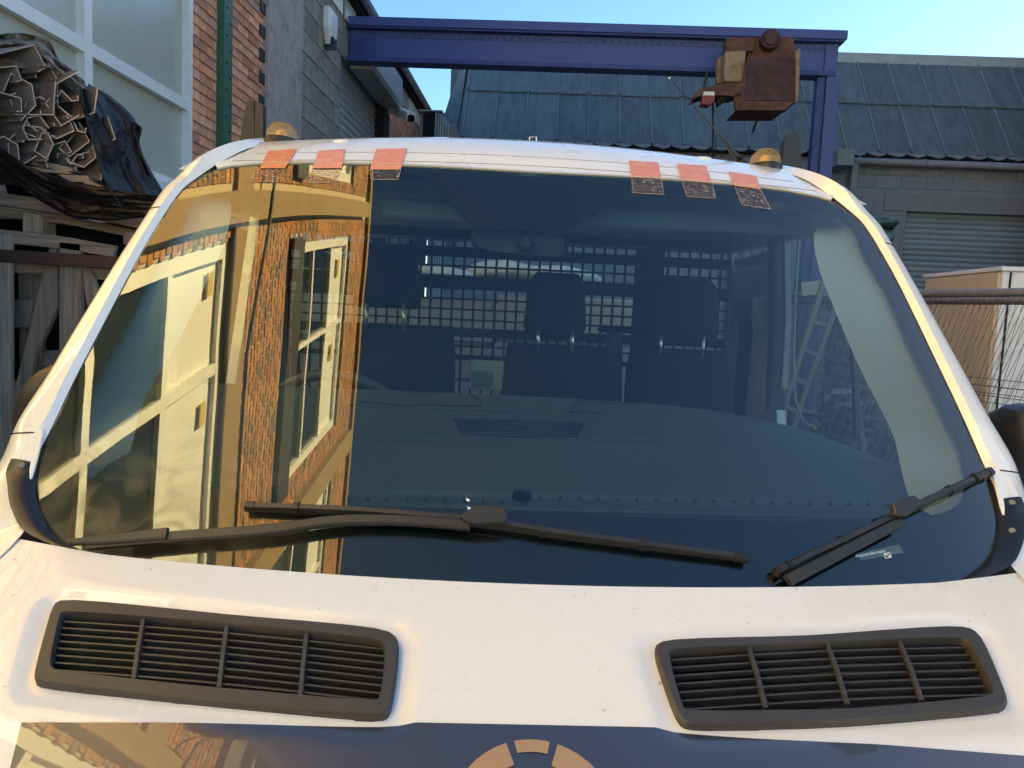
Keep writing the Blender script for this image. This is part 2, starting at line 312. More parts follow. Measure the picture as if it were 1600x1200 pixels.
def filmmat():
    m = bpy.data.materials.new('clear_film'); m.use_nodes = True; n = m.node_tree.nodes; L = m.node_tree.links; n.clear()
    out = n.new('ShaderNodeOutputMaterial'); tr = n.new('ShaderNodeBsdfTransparent'); tr.inputs[0].default_value = (.93, .88, .87, 1)
    df = n.new('ShaderNodeBsdfDiffuse'); df.inputs[0].default_value = (.62, .50, .46, 1)
    tc = n.new('ShaderNodeTexCoord'); mp = n.new('ShaderNodeMapping'); mp.inputs['Scale'].default_value = (1, 1, 3); t = n.new('ShaderNodeTexNoise'); t.inputs['Scale'].default_value = 130; t.inputs['Detail'].default_value = 5; t.inputs['Roughness'].default_value = .7
    L.new(tc.outputs['Object'], mp.inputs[0]); L.new(mp.outputs[0], t.inputs['Vector'])
    mr = n.new('ShaderNodeMapRange'); mr.inputs[1].default_value = .54; mr.inputs[2].default_value = .61; mr.inputs[3].default_value = .05; mr.inputs[4].default_value = .6; L.new(t.outputs[0], mr.inputs[0])
    mx = n.new('ShaderNodeMixShader'); L.new(mr.outputs[0], mx.inputs[0]); L.new(tr.outputs[0], mx.inputs[1]); L.new(df.outputs[0], mx.inputs[2]); L.new(mx.outputs[0], out.inputs[0]); return m
M_film = filmmat(); M_pinke = mat('tape_edge_pink', (.62, .45, .40), .6)

# ------------------------------------------------------------------ ground
g = MB(); g.grid([[(x, y, 0) for x in (-400, -40, -8, 0, 8, 40, 400)] for y in (-400, -40, -8, 0, 8, 40, 400)])
tag(g.build('ground', M_asphalt), kind='structure')

# helper : masonry with individual pieces -----------------------------------
def masonry(root, name, material, frame, a0, a1, z0, z1, L, H, J, proud, holes=(), limit=300, focus=None, half=True, skip=None):
    """frame(a, z, d) -> world; pieces as parts near focus, the rest as one joined part"""
    pcs = []; nz = int((z1-z0)/H)
    for j in range(nz+1):
        zz = z0 + j*H; zt = min(zz+H-J, z1)
        if zt-zz < .02: continue
        a = a0 - (L/2 if (j % 2 and half) else 0)
        while a < a1:
            b0 = max(a, a0); b1 = min(a+L-J, a1); a += L
            if b1-b0 < .03: continue
            segs = [(b0, b1)]
            for (ha0, ha1, hz0, hz1) in holes:
                ns = []
                for s0, s1 in segs:
                    if zt <= hz0+.01 or zz >= hz1-.01 or s1 <= ha0 or s0 >= ha1: ns.append((s0, s1)); continue
                    if s0 < ha0-.03: ns.append((s0, ha0))
                    if s1 > ha1+.03: ns.append((ha1, s1))
                segs = ns
            for s0, s1 in segs:
                pcs.append((s0, s1, zz, zt, proud + random.uniform(-.003, .003)))
    if focus: pcs.sort(key=lambda p: (((p[0]+p[1])/2-focus[0])/focus[2])**2 + ((p[2]+p[3])/2-focus[1])**2)
    cache = {}
    rest = MB()
    for i, (s0, s1, zz, zt, d) in enumerate(pcs):
        if i < limit:
            key = (round(s1-s0, 3), round(zt-zz, 3))
            o0 = frame(s0, zz, 0); ex = (frame(s0+1, zz, 0)-o0); en = (frame(s0, zz, 1)-o0)
            if key not in cache:
                b = MB(); c = .004; w_, h_ = key; t = -.03; f_ = .0
                # back open brick: face with chamfer, 5 sides
                P = lambda u, z, dd: ex*u + Vector((0, 0, z)) + en*dd
                b.add([P(0, 0, t), P(w_, 0, t), P(w_, h_, t), P(0, h_, t), P(0, 0, -c), P(w_, 0, -c), P(w_, h_, -c), P(0, h_, -c), P(c, c, 0), P(w_-c, c, 0), P(w_-c, h_-c, 0), P(c, h_-c, 0)],
                      [(0, 1, 5, 4), (1, 2, 6, 5), (2, 3, 7, 6), (3, 0, 4, 7), (4, 5, 9, 8), (5, 6, 10, 9), (6, 7, 11, 10), (7, 4, 8, 11), (8, 9, 10, 11)])
                ob = b.build(name, material, root, off=(0, 0, 0)); cache[key] = ob.data
            else:
                ob = bpy.data.objects.new(name, cache[key]); COL.objects.link(ob); ob.parent = root
            ob.location = o0 + en*d + Vector(ROOTOFF[root.name])
        else:
            q = [frame(s0, zz, d), frame(s1, zz, d), frame(s1, zt, d), frame(s0, zt, d)]; r_ = [frame(s0, zz, -.02), frame(s1, zz, -.02), frame(s1, zt, -.02), frame(s0, zt, -.02)]
            rest.add(q+r_, [(0, 1, 2, 3), (4, 5, 1, 0), (5, 6, 2, 1), (6, 7, 3, 2), (7, 4, 0, 3)])
    if rest.v: tag(part(rest, name+'work', material, root, recalc=False), kind='stuff')

def window(root, frame, a0, a1, z0, z1, abars, zbars, fw=.055, d0=-.02, dep=.07, pane=None, bw=.045, frmat=None, skip_panes=()):
    f = MB()
    def bx(u0, u1, w0, w1, e0, e1):
        c = [frame(u, w, e) for e in (e0, e1) for w in (w0, w1) for u in (u0, u1)]
        f.add(c, [(0, 2, 3, 1), (4, 5, 7, 6), (0, 1, 5, 4), (2, 6, 7, 3), (0, 4, 6, 2), (1, 3, 7, 5)])
    bx(a0, a1, z0, z0+fw, d0-dep, d0); bx(a0, a1, z1-fw, z1, d0-dep, d0); bx(a0, a0+fw, z0+fw, z1-fw, d0-dep, d0); bx(a1-fw, a1, z0+fw, z1-fw, d0-dep, d0)
    for a in abars: bx(a-bw/2, a+bw/2, z0+fw, z1-fw, d0-dep, d0-.002)
    for z in zbars: bx(a0+fw, a1-fw, z-bw/2, z+bw/2, d0-dep, d0-.004)
    w = part(f, 'window', frmat or M_upvc, root)
    A = [a0+fw] + list(abars) + [a1-fw]; Z = [z0+fw] + list(zbars) + [z1-fw]
    for i in range(len(A)-1):
        for j in range(len(Z)-1):
            if (i, j) in skip_panes: continue
            p = MB(); e = d0-dep*.6
            c = [frame(u, ww, ee) for ee in (e-.008, e) for ww in (Z[j], Z[j+1]) for u in (A[i], A[i+1])]
            p.add(c, [(0, 2, 3, 1), (4, 5, 7, 6), (0, 1, 5, 4), (2, 6, 7, 3), (0, 4, 6, 2), (1, 3, 7, 5)])
            pm = pane(i, j) if callable(pane) else pane
            sub(p, 'pane', pm, w)
    return w
def fbox(frame, u0, u1, w0, w1, e0, e1, mb=None):
    mb = mb or MB(); c = [frame(u, w, e) for e in (e0, e1) for w in (w0, w1) for u in (u0, u1)]
    mb.add(c, [(0, 2, 3, 1), (4, 5, 7, 6), (0, 1, 5, 4), (2, 6, 7, 3), (0, 4, 6, 2), (1, 3, 7, 5)]); return mb

# ------------------------------------------------------------------ sunlit facade (seen only in reflections)
TH = .034; FO = Vector((-2.19, 0, 0)); FA = Vector((math.sin(TH), math.cos(TH), 0)); FN = Vector((math.cos(TH), -math.sin(TH), 0))
def ff(a, z, d): return FO + FA*a + Vector((0, 0, z)) + FN*d
fac = empty('brick_workshop', (-4, -3, 0), 'sunlit orange brick workshop with white casement windows, reflected in the windscreen', 'building')
UW = [(-.78, 1.36, 6.93, 9.12), (-3.9, -1.42, 6.93, 9.12), (1.92, 2.44, 6.93, 9.12)]
LW = [(-1.25, 1.48, 2.15, 5.02), (-4.1, -1.5, 2.15, 5.02)]
FH = 10.2
def wall_cells(frame, a0, a1, z0, z1, holes, d0, d1):
    m = MB(); A = sorted({a0, a1, *[h[0] for h in holes], *[h[1] for h in holes]}); Z = sorted({z0, z1, *[h[2] for h in holes], *[h[3] for h in holes]})
    A = [a for a in A if a0 <= a <= a1]; Z = [z for z in Z if z0 <= z <= z1]
    for i in range(len(A)-1):
        for j in range(len(Z)-1):
            ca, cz = (A[i]+A[i+1])/2, (Z[j]+Z[j+1])/2
            if any(h[0] < ca < h[1] and h[2] < cz < h[3] for h in holes): continue
            fbox(frame, A[i], A[i+1], Z[j], Z[j+1], d0, d1, m)
    return m
part(wall_cells(ff, -9, 2.45, 0, FH, UW+LW, -.3, -.012), 'wall', M_fmortar, fac)
bk = MB(); bk.box((-8, -9, 0), (-2.6, 2.3, FH-.02)); part(bk, 'inner_core', M_dark, fac)
hol = UW+LW+[(-9, 2.5, 5.04, 5.42), (1.55, 1.82, 0, FH), (-1.36, -1.05, 0, FH), (-4.3, -4.05, 0, FH)] + [(h[0]-.05, h[1]+.05, 6.55, 6.94) for h in UW]
masonry(fac, 'brick', M_fbrick, ff, -6, 2.45, 1.6, FH-.06, .122, .078, .013, .0, hol, 300, (0.6, 6.4, 1.0))
for a0, a1 in ((1.58, 1.76), (-1.35, -1.06), (-4.29, -4.06)):
    part(fbox(ff, a0, a1, 0, FH-.25, -.012, .085), 'pilaster', M_tan, fac)
part(fbox(ff, -9, 2.45, 5.06, 5.40, -.012, .03), 'string_course', M_tan, fac)
part(fbox(ff, -9, 2.46, FH-.06, FH+.06, -.3, .05), 'coping', M_tan, fac)
for (a0, a1, z0, z1) in UW:
    s = MB(); s.add([ff(a0-.05, 6.93, -.05), ff(a1+.05, 6.93, -.05), ff(a1+.05, 6.86, .07), ff(a0-.05, 6.86, .07), ff(a0-.05, 6.55, .05), ff(a1+.05, 6.55, .05), ff(a1+.05, 6.55, -.02), ff(a0-.05, 6.55, -.02)],
                    [(0, 1, 2, 3), (3, 2, 5, 4), (4, 5, 6, 7), (0, 3, 4, 7), (1, 6, 5, 2)])
    part(s, 'window_sill', M_quoin, fac)
    part(fbox(ff, a0-.02, a1+.02, z1, z1+.10, -.012, .02), 'lintel', M_tan, fac)
    mid = (a0+a1)/2+.15
    window(fac, ff, a0, a1, z0, z1, [mid] if a1-a0 > 1 else [], [7.52, 8.28], fw=.09, d0=-.02, dep=.08, bw=.05, pane=lambda i, j: M_upvc if j == 2 else M_pane)
    for aa in ((mid-.2, a1-.2) if a1-a0 > 1 else (a1-.15,)):
        part(fbox(ff, aa-.20, aa-.02, 8.66, 8.75, -.05, -.032), 'vent_cover', M_vcov, fac)
for (a0, a1, z0, z1) in LW:
    window(fac, ff, a0, a1, z0, z1, [a1-.78], [3.28, 4.12], fw=.09, d0=-.02, dep=.08, bw=.07, pane=lambda i, j: M_upvc if j == 2 else M_pane)
    for aa in (a1-.1, a1-.9): part(fbox(ff, aa-.20, aa-.05, 4.72, 4.81, -.05, -.032), 'vent_cover', M_vcov, fac)
    part(fbox(ff, a0-.03, a1+.03, z1, z1+.04, -.012, .035), 'head_trim', M_quoin, fac)
cb = MB(); cb.tube([ff(2.3, 6.2, .09), ff(1.9, 5.75, .10), ff(1.5, 5.62, .10), ff(.7, 5.45, .04), ff(-.3, 5.44, .04), ff(-1.0, 5.44, .04), ff(-1.2, 5.45, .11), ff(-3, 5.44, .04), ff(-6, 5.44, .04)], .016, 6)
part(cb, 'cable', M_rub, fac)

# ------------------------------------------------------------------ left workshop wall (shade, seen directly)
WX = -2.7
def wf(a, z, d): return Vector((WX+d, a, z))
P = lambda x, y: onx(x, y, WX)
lw = empty('workshop_building', (-4.5, 9, 0), 'brick and blockwork workshop with large frosted window, along the left side of the yard', 'building')
yw1 = P(301, 150).y; ypost0, ypost1 = P(340, 150).y, P(353, 150).y; yq = P(412, 120).y; yr1 = P(466, 120).y; yb1 = P(532, 110).y
ysh1 = P(592, 200).y; yend = 16.6
zsill = P(252, 285).z; EH = P(600, 90).z
ym = P(139, 60).y
zt = P(218, 120).z
holes = [(2.5, yw1, zsill, EH-.5)]
wbk = wall_cells(wf, 2.46, yq, 0, EH, holes, -.35, -.012); part(wbk, 'brick_wall', M_mortar, lw)
masonry(lw, 'brick', M_brick, wf, yw1+.01, yq, 1.7, EH-.12, .2285, .0775, .010, 0, [(ypost0-.02, ypost1+.02, 0, 9)], 300, ((yw1+yq)/2, 3.9, 1.0))
z = 3.0
while z < EH-.2:
    part(fbox(wf, yq-.115, yq+.002, z, z+.10, -.02, .012), 'quoin', M_quoin, lw); z += .205
# window
window(lw, wf, 2.5, yw1, zsill, EH-.5, [ym-(yw1-ym)*.95, ym], [zt], fw=.055, d0=-.0, dep=.09, bw=.075, pane=M_frost)
part(fbox(wf, 2.5, yw1, zsill-.06, zsill, -.1, .05), 'window_sill', M_upvc, lw)
# green post
gp = MB(); fbox(wf, ypost0, ypost1, 0, EH-.1, -.02, .05, gp); po = part(gp, 'steel_post', M_green, lw)
for i in range(26):
    zz = 3.0 + i*.105
    b = MB(); a = ypost0+(ypost1-ypost0)*(.3 if i % 2 else .72); b.lathe((WX+.052, a, zz), [(.011, 0), (.011, .003)], 8, 'X'); sub_ = part(b, 'bolt_hole', M_dark, lw)
# render pillar, block wall
rp = MB(); fbox(wf, yq, yr1, 0, EH-.1, -.3, .04, rp)
part(rp, 'rendered_pier', M_render, lw)
part(fbox(wf, yr1, yb1+.05, 0, EH, -.35, -.012), 'block_wall', M_blockm, lw)
masonry(lw, 'block', M_block, wf, yr1+.005, yb1+.02, 1.8, EH-.1, .45, .225, .010, 0, [], 200)
# shutter opening and beyond
zsh = 4.95
part(fbox(wf, yb1+.05, ysh1+.3, zsh, EH, -.35, -.012), 'wall_over_shutter', M_block, lw)
shut = tag(MB().build('x', M_dark)) if False else None
zz = 1.9
while zz < zsh:
    b = MB(); a0, a1 = yb1+.05, ysh1+.1
    b.grid([[wf(a, zz + .1*t, -.10 + .018*math.sin(math.pi*t)) for a in (a0, a1)] for t in (0, .25, .5, .75, .97)]); part(b, 'shutter_slat', M_bshut, lw, smooth=True); zz += .1
hb = MB(); a0, a1 = 9.98, 11.9
hb.prism([wf(a0, 5.42, 0), wf(a0, 5.42, .20), wf(a0, 5.34, .30), wf(a0, 4.95, .32), wf(a0, 4.90, .29), wf(a0, 4.90, 0)], (0, a1-a0, 0)); part(hb, 'shutter_housing', M_bshut, lw)
part(fbox(wf, ysh1+.1, ysh1+.5, 0, zsh, -.3, .05), 'shutter_jamb', M_dark, lw)
part(fbox(wf, ysh1+.5, yend, 0, EH, -.35, -.012), 'far_wall', M_mortar, lw)
masonry(lw, 'brick', M_brick, wf, ysh1+.5, yend, 3.2, EH-.15, .2285, .0775, .01, 0, [], 0)
part(fbox(wf, ysh1+.75, ysh1+1.5, 3.2, 4.6, 0, .03), 'patch_panel', M_render, lw)
# eaves : glazed strip, soffit, gutter
part(fbox(wf, 2.5, yend, EH, EH+.10, -.3, .10), 'fascia', M_dark, lw)
gt = MB(); gt.tube([(WX+.16, 2.5, EH+.10), (WX+.16, yend, EH+.10)], .06, 8); part(gt, 'gutter', M_pipe, lw)
y = yb1-3
while y < yend:
    b = MB(); fbox(wf, y, y+.5, EH-.28, EH-.02, .0, .02, b); part(b, 'eaves_panel', M_trim if int(y*3) % 2 else M_frost, lw); y += .62
rf = MB(); rf.prism([wf(2.5, EH+.1, .1), wf(2.5, EH+1.6, -3.4), wf(2.5, EH+.1, -7)], (0, yend-2.5, 0)); part(rf, 'roof', M_lead, lw)
cr = MB(); cr.box((-9, 2.46, 0), (-3.1, yend, EH)); part(cr, 'inner_core', M_dark, lw)
# alarm box
ab = P(508, 38); al = empty('alarm_box', (WX, ab.y, ab.z), 'white alarm box fixed high on the grey block wall', 'alarm box')
b = MB(); h = .26; w_ = .16
b.prism([(WX+.0, ab.y-w_, ab.z+h*.6), (WX+.0, ab.y+w_, ab.z+h*.6), (WX+.0, ab.y+w_*.95, ab.z-h*.3), (WX, ab.y+.05, ab.z-h), (WX, ab.y-.05, ab.z-h), (WX, ab.y-w_*.95, ab.z-h*.3)], (.11, 0, 0))
c_ = part(b, 'cover', M_upvc, al); c_.modifiers.new('b', 'BEVEL').width = .03
b = MB(); b.prism([(WX+.02, ab.y-.09, ab.z-h*.62), (WX+.02, ab.y+.09, ab.z-h*.62), (WX+.02, ab.y+.05, ab.z-h*1.04), (WX+.02, ab.y-.05, ab.z-h*1.04)], (.1, 0, 0)); part(b, 'strobe_lens', M_navy, al)
# floodlight/CCTV camera
cc = Vector((WX, 12.15, 0)); cc.z = ony(622, 180, 12.0).z; cc.x += .0
cam_t = empty('security_camera', (WX, cc.y, cc.z), 'white security camera on a bracket beside the roller shutter housing', 'camera')
b = MB(); c0 = ony(622, 181, 12.0); c1 = ony(641, 190, 11.6); ax = (c1-c0)
b.sweep([c0, c1], Vector((0, 0, 1)), .15, .13, .15); part(b, 'camera_body', M_upvc, cam_t)
b = MB(); b.sweep([c1, c1+ax.normalized()*.02], Vector((0, 0, 1)), .11, .10); part(b, 'camera_lens', M_gloss, cam_t)
b = MB(); b.tube([(WX, cc.y, c0.z+.1), tuple(c0+Vector((0, .05, .1)))], .05, 8); part(b, 'bracket', M_upvc, cam_t)

# ------------------------------------------------------------------ blue gantry
GY = 9.9
def G(x, y): return ony(x, y, GY)
ga = empty('gantry_crane', (3.7, GY, 0), 'blue painted steel gantry beam spanning the yard on a steel post', 'gantry')
pL, pR = G(535, 36), G(1320, 43)
zt0, zt1 = (G(800, 38).z, G(800, 52).z); zb0, zb1 = G(800, 100).z, G(800, 107).z
xl, xr = WX, pR.x
def gbox(x0, x1, z0, z1, y0, y1, name, m, ch=0): b = MB(); b.box((x0, y0, z0), (x1, y1, z1), ch); return part(b, name, m, ga)
gbox(xl, xr, zt1, zt0, GY-.13, GY+.13, 'top_flange', M_blue, .006)
gbox(xl, xr-.02, zt1-.022, zt1-.002, GY-.11, GY+.11, 'flange_plate', M_bluedk)
gbox(xl, xr-.06, zb0+.001, zt1-.023, GY-.012, GY+.012, 'web_plate', M_blue)
gbox(xl, xr-.10, zb1, zb0, GY-.11, GY+.11, 'bottom_flange', M_bluedk, .004)
for i in range(60):
    x = xl+.25+i*(xr-xl-.4)/60; b = MB(); b.lathe((x, GY-.013, zt1-.075), [(.018, 0), (.016, -.010), (.008, -.016), (0, -.018)], 8, 'Y'); part(b, 'rivet', M_blue, ga, smooth=True)
gbox(xl, xr-.08, zt1-.10, zt1-.024, GY-.02, GY-.0125, 'angle_plate', M_blue)
gbox(xl+.02, xl+.35, zb0+.001, zt1-.105, GY-.035, GY-.013, 'end_plate', M_bluedk)
xp0, xp1 = G(1283, 180).x, G(1303, 180).x
gbox(xp0-.10, xp0, 0, zb1-.001, GY-.06, GY+.06, 'post_side', M_bluedk, .004); 
gbox(xp0, xp1, 0, zb1-.001, GY-.10, GY+.10, 'steel_post', M_blue, .005)
gbox(xp0-.02, xr-.07, zb1, zt1-.024, GY-.012-.03, GY-.0125, 'end_stiffener', M_blue)
b = MB(); q = [G(1290, 110), G(1312, 108), G(1318, 66), G(1290, 66)]; 
# trolley (hoist)
tr = empty('hoist_trolley', (3, 9.5, zb1-.3), 'rusty hoist trolley with worn yellow side hanging on the blue gantry beam', 'hoist')
def H(x, y, Y=9.45): return ony(x, y, Y)
def hpoly(pts, Y, dep, name, m, ch=None):
    b = MB(); b.prism([H(x, y, Y) for x, y in pts], (0, dep, 0)); o = part(b, name, m, tr)
    if ch: o.modifiers.new('b', 'BEVEL').width = ch
    return o
hpoly([(1167, 93), (1215, 88), (1245, 91), (1243, 157), (1162, 157)], 9.25, .45, 'counterweight_box', M_rustdk)
hpoly([(1163, 158), (1243, 158), (1226, 172), (1150, 172)], 9.24, .5, 'bottom_plate', M_rust)
hpoly([(1244, 80), (1250, 74), (1251, 84), (1247, 157), (1243, 160)], 9.2, .5, 'side_plate', M_yel)
hpoly([(1133, 80), (1166, 79), (1162, 128), (1131, 127)], 9.3, .3, 'gear_cover', M_yel, .01)
hpoly([(1135, 60), (1180, 58), (1178, 80), (1134, 80)], 9.45, .2, 'bracket_plate', M_rust)
hpoly([(1176, 58), (1240, 57), (1240, 90), (1167, 92)], 9.5, .2, 'carrier_plate', M_rust)
hpoly([(1121, 92), (1131, 85), (1131, 128), (1120, 130)], 9.5, .1, 'edge_bracket', M_yel)
hpoly([(1160, 128), (1167, 93), (1162, 157), (1150, 172), (1146, 150)], 9.22, .05, 'front_strap', M_rust)
hpoly([(1085, 148), (1092, 139), (1135, 129), (1160, 129), (1158, 145), (1146, 150), (1100, 147), (1083, 154)], 9.15, .3, 'tray', M_rust)
hpoly([(1099, 149), (1117, 149), (1116, 158), (1108, 164), (1096, 162)], 9.1, .15, 'control_box', mat('red_box', (.30, .05, .05), .6, noise_amt=.2))
hpoly([(1100, 143), (1116, 143), (1117, 149), (1099, 149)], 9.09, .16, 'box_lid', M_trim)
hpoly([(1120, 150), (1137, 147), (1133, 158), (1122, 165)], 9.2, .1, 'hook_block', M_dark)
b = MB(); c = H(1205, 60, 9.38); b.lathe(c, [(.115, .12), (.115, .02), (.10, .0), (.085, .0), (.08, -.03), (.03, -.035), (0, -.035)], 24, 'Y'); part(b, 'wheel', M_rustdk, tr, smooth=30)
b = MB(); b.tube([H(1188, 172), H(1182, 190), H(1176, 207)], .014, 6); part(b, 'hanging_rod', M_dark, tr)
b = MB(); b.tube([H(1114, 160, 9.2), H(1114, 205, 9.2), H(1113, 245, 9.2), H(1112, 420, 9.2)], .012, 6); part(b, 'pendant_cable', M_rub, tr)
b = MB(); b.tube([H(1120, 205, 9.2), H(1117, 245, 9.2)], .006, 5); part(b, 'pendant_wire', M_rub, tr)
for i in range(7):
    b = MB(); b.tube([H(1106-i*.9, 112+i*5, 9.5), H(1103-i*.9, 116.5+i*5, 9.5)], .014, 5); part(b, 'chain_link', M_rub, tr)

# ------------------------------------------------------------------ mansard building
BY = 14.2; TY = 15.5
mb_ = empty('workshop_unit', (5, 17, 0), 'grey block unit with a slate coloured sheet metal mansard roof across the back', 'building')
zb_ = ony(1350, 236, BY-.15).z; zt_ = ony(1350, 98, TY).z; zr_ = ony(1350, 84, TY).z
xL0 = ony(838, 150, TY).x if False else -1.72
def rp_(x, t, d=0):    # point on the mansard slope, t 0 bottom .. 1 top
    p = Vector((x, (BY-.15)+(TY-BY+.15)*t, zb_+(zt_-zb_)*t)); n = Vector((0, -(zt_-zb_), TY-BY+.15)).normalized(); return p+n*d
tm = .54
x = xL0; k = 0; pitch = .575
while x < 13.5:
    for (t0, t1, dd) in ((0.0, tm-.01, 0), (tm-.03, 1.0, .03)):
        b = MB(); nn = 5; rows = []
        for j in range(nn):
            t = t0+(t1-t0)*j/(nn-1); rows.append([rp_(x+.02+(pitch-.04)*i/4, t, dd + random.uniform(-.004, .004)) for i in range(5)])
        b.grid(rows); b.grid([rows[0], [p+Vector((0, .0, -.02)) for p in rows[0]]]); part(b, 'roof_panel', M_lead, mb_, smooth=35)
        s = MB(); s.sweep([rp_(x, t0, dd), rp_(x, t1, dd)], Vector((0, -.8, .5)), .032, .022); part(s, 'roof_seam', M_seam, mb_)
    x += pitch; k += 1
XR = x
b = MB(); b.grid([[rp_(xL0-.1, 0, -.03), rp_(XR, 0, -.03)], [rp_(xL0-.1, 1, -.03), rp_(XR, 1, -.03)]]); part(b, 'roof_deck', M_dark, mb_)
b = MB(); b.box((xL0+.4, TY-.05, zt_-.02), (XR, TY+.25, zr_)); part(b, 'ridge_flashing', M_ridge, mb_)
# hip on the left, as overlapping slabs
hx = ony(701, 107, 14.9); 
zs = [zb_-2.0, zb_, zb_+(zt_-zb_)*.3, zb_+(zt_-zb_)*.58, zb_+(zt_-zb_)*.8, zt_]
for i in range(len(zs)-1):
    t0 = max(0, (zs[i]-zb_)/(zt_-zb_)); t1 = (zs[i+1]-zb_)/(zt_-zb_)
    a = rp_(xL0-.02, t0); c = rp_(xL0-.02, t1); a.z = zs[i]
    b = MB(); off0 = .52-.25*t0-.02*i; off1 = .52-.25*t1-.02*i
    b.prism([a, c, c+Vector((-off1, .3, 0)), a+Vector((-off0, .3, 0))], (0, .5, 0)); part(b, 'hip_slab', M_lead, mb_)
# scalloped eaves
x = xL0
b = MB(); b.box((xL0, BY-.16, zb_-.10), (XR, BY-.02, zb_-.045)); part(b, 'eaves_board', M_dark, mb_)
while x < XR:
    b = MB(); b.prism([(x, BY-.2, zb_-.02), (x+.33, BY-.2, zb_-.03), (x+.31, BY-.22, zb_-.065), (x+.20, BY-.22, zb_-.10), (x+.02, BY-.21, zb_-.05)], (0, .1, 0)); part(b, 'eaves_tile', M_seam, mb_); x += .345
# wall with shutter opening
xS = ony(1406, 380, BY).x; zS = ony(1500, 333, BY).z; zLn = ony(1500, 306, BY).z
def bf(a, z, d): return Vector((a, BY-d, z))
part(wall_cells(bf, -2.3, XR, 0, zb_-.1, [(xS, 11.5, 0, zS)], -.3, -.012), 'block_wall', M_gblock, mb_)
masonry(mb_, 'block', M_gblock, bf, 4.9, 11.2, 2.6, zb_-.22, .45, .225, .010, 0, [(xS-.35, 12, 0, zLn+.02)], 160)
part(fbox(bf, xS-.34, 11.4, zS, zLn, -.012, .02), 'lintel', M_pipe, mb_)
sh = MB()
zz = .0; 
while zz < zS:
    b = MB(); b.grid([[Vector((a, BY+.16-.035*math.sin(math.pi*t), zz+.098*t)) for a in (xS, 11.5)] for t in (0, .2, .4, .6, .8, .97)]); part(b, 'shutter_slat', M_gshut, mb_, smooth=True); zz += .098
b = MB(); b.box((xS-.1, BY+.2, 0), (11.6, BY+.25, zS+.1)); part(b, 'shutter_backing', M_dark, mb_)
b = MB(); b.box((xS+.001, BY-.0, 0), (xS+.06, BY+.19, zS)); part(b, 'shutter_guide', M_pipe, mb_)
core = MB(); core.box((-2.2, BY+.31, 0), (XR, 24, zb_-.2)); part(core, 'inner_core', M_dark, mb_)
core = MB(); core.box((-2.2, TY+.3, zb_-.2), (XR, 24, zt_-.02)); part(core, 'flat_roof', M_lead, mb_)
# gutter and downpipe
gz = ony(1450, 259, BY-.2)
gu = MB(); gx0 = ony(1333, 253, BY-.2).x; gu.tube([(gx0, BY-.2, gz.z+.04), (XR, BY-.2, gz.z+.04)], .062, 12); gg = part(gu, 'gutter_pipe', M_pipe, mb_, smooth=True)
for i in range(6):
    b = MB(); xx = gx0+.08+i*1.13; b.tube([(xx, BY-.2, gz.z+.04), (xx+.05, BY-.2, gz.z+.04)], .073, 12); sub(b, 'pipe_collar', M_pipe, gg, smooth=30)
dp = MB(); dp.box((gx0-.02, BY-.24, 0), (gx0+.09, BY-.13, gz.z+.03), .01); part(dp, 'downpipe', M_pipe, mb_)
# blue-grey box beside the post
b = MB(); b.box((ony(1296, 250, BY-.2).x, BY-.6, ony(1300, 268, BY).z), (ony(1321, 250, BY-.2).x, BY-.02, ony(1300, 244, BY).z)); part(b, 'wall_box', M_bed, mb_)

# vent unit on the far left
vu = empty('air_handling_unit', (-2.2, 12.6, 0), 'grey ribbed air handling unit at the far end beside the brick wall', 'air unit')
def V(x, y, Y=12.5): return ony(x, y, Y)
b = MB(); a0 = V(657, 176); a1 = V(690, 300); b.box((a0.x, 12.5, a1.z), (a1.x, 13.4, a0.z), .01); part(b, 'casing', M_pipe, vu)
b = MB(); a0 = V(662, 178); a1 = V(680, 300); b.box((a0.x, 12.47, a1.z), (a1.x, 12.499, a0.z)); part(b, 'dark_panel', M_dark, vu)
b = MB(); a0 = V(656, 173); a1 = V(692, 176); b.box((a0.x, 12.42, a1.z), (a1.x, 13.5, a0.z)); part(b, 'lid', M_ridge, vu)
for i in range(6):
    b = MB(); a0 = V(681.5+i*3.6, 178 + max(0, i-2)*5); b.box((a0.x, 12.42+i*.02, .8), (a0.x+.02, 12.52+i*.02, a0.z)); part(b, 'rib', M_ridge, vu)
b = MB(); a0 = V(692, 180); a1 = V(705, 300); b.box((a0.x, 12.6, a1.z), (a1.x, 13.4, a0.z-.1)); part(b, 'side_casing', M_pipe, vu)

# ------------------------------------------------------------------ unseen blocks added at right to shade the yard, not the facade
def plain_block(name, lo, hi, label):
    e = empty(name, ((lo[0]+hi[0])/2, (lo[1]+hi[1])/2, 0), label, 'building')
    b = MB(); b.box(lo, hi); part(b, 'walls', M_gblock, e)
    b = MB(); b.box((lo[0]-.1, lo[1]-.1, hi[2]), (hi[0]+.1, hi[1]+.1, hi[2]+.2)); part(b, 'parapet', M_pipe, e)
    y = lo[1]+.8
    while y < hi[1]-1.2:
        z = 1.2
        while z < hi[2]-2:
            w = MB(); w.box((lo[0]-.03, y, z), (lo[0]-.002, y+1.3, z+1.4)); f = part(w, 'window', M_upvc, e)
            w = MB(); w.box((lo[0]-.036, y+.07, z+.07), (lo[0]-.031, y+1.23, z+1.33)); sub(w, 'pane', M_pane, f)
            z += 3
        y += 2.6
    return e
plain_block('shade_block_low', (8, 3.35, 0), (14, 7.2, 9.0), 'lower unseen grey block added to shade the yard, right of the parked truck')
plain_block('shade_block_thin', (8.0, 7.3, 0), (9.2, 12.8, 17), 'tall narrow unseen grey block added for shade, right of the yard beyond the lower one')
plain_block('shade_block_rear', (9.25, 9.7, 0), (14, 12.8, 19), 'unseen grey block added for shade directly behind the narrow one')
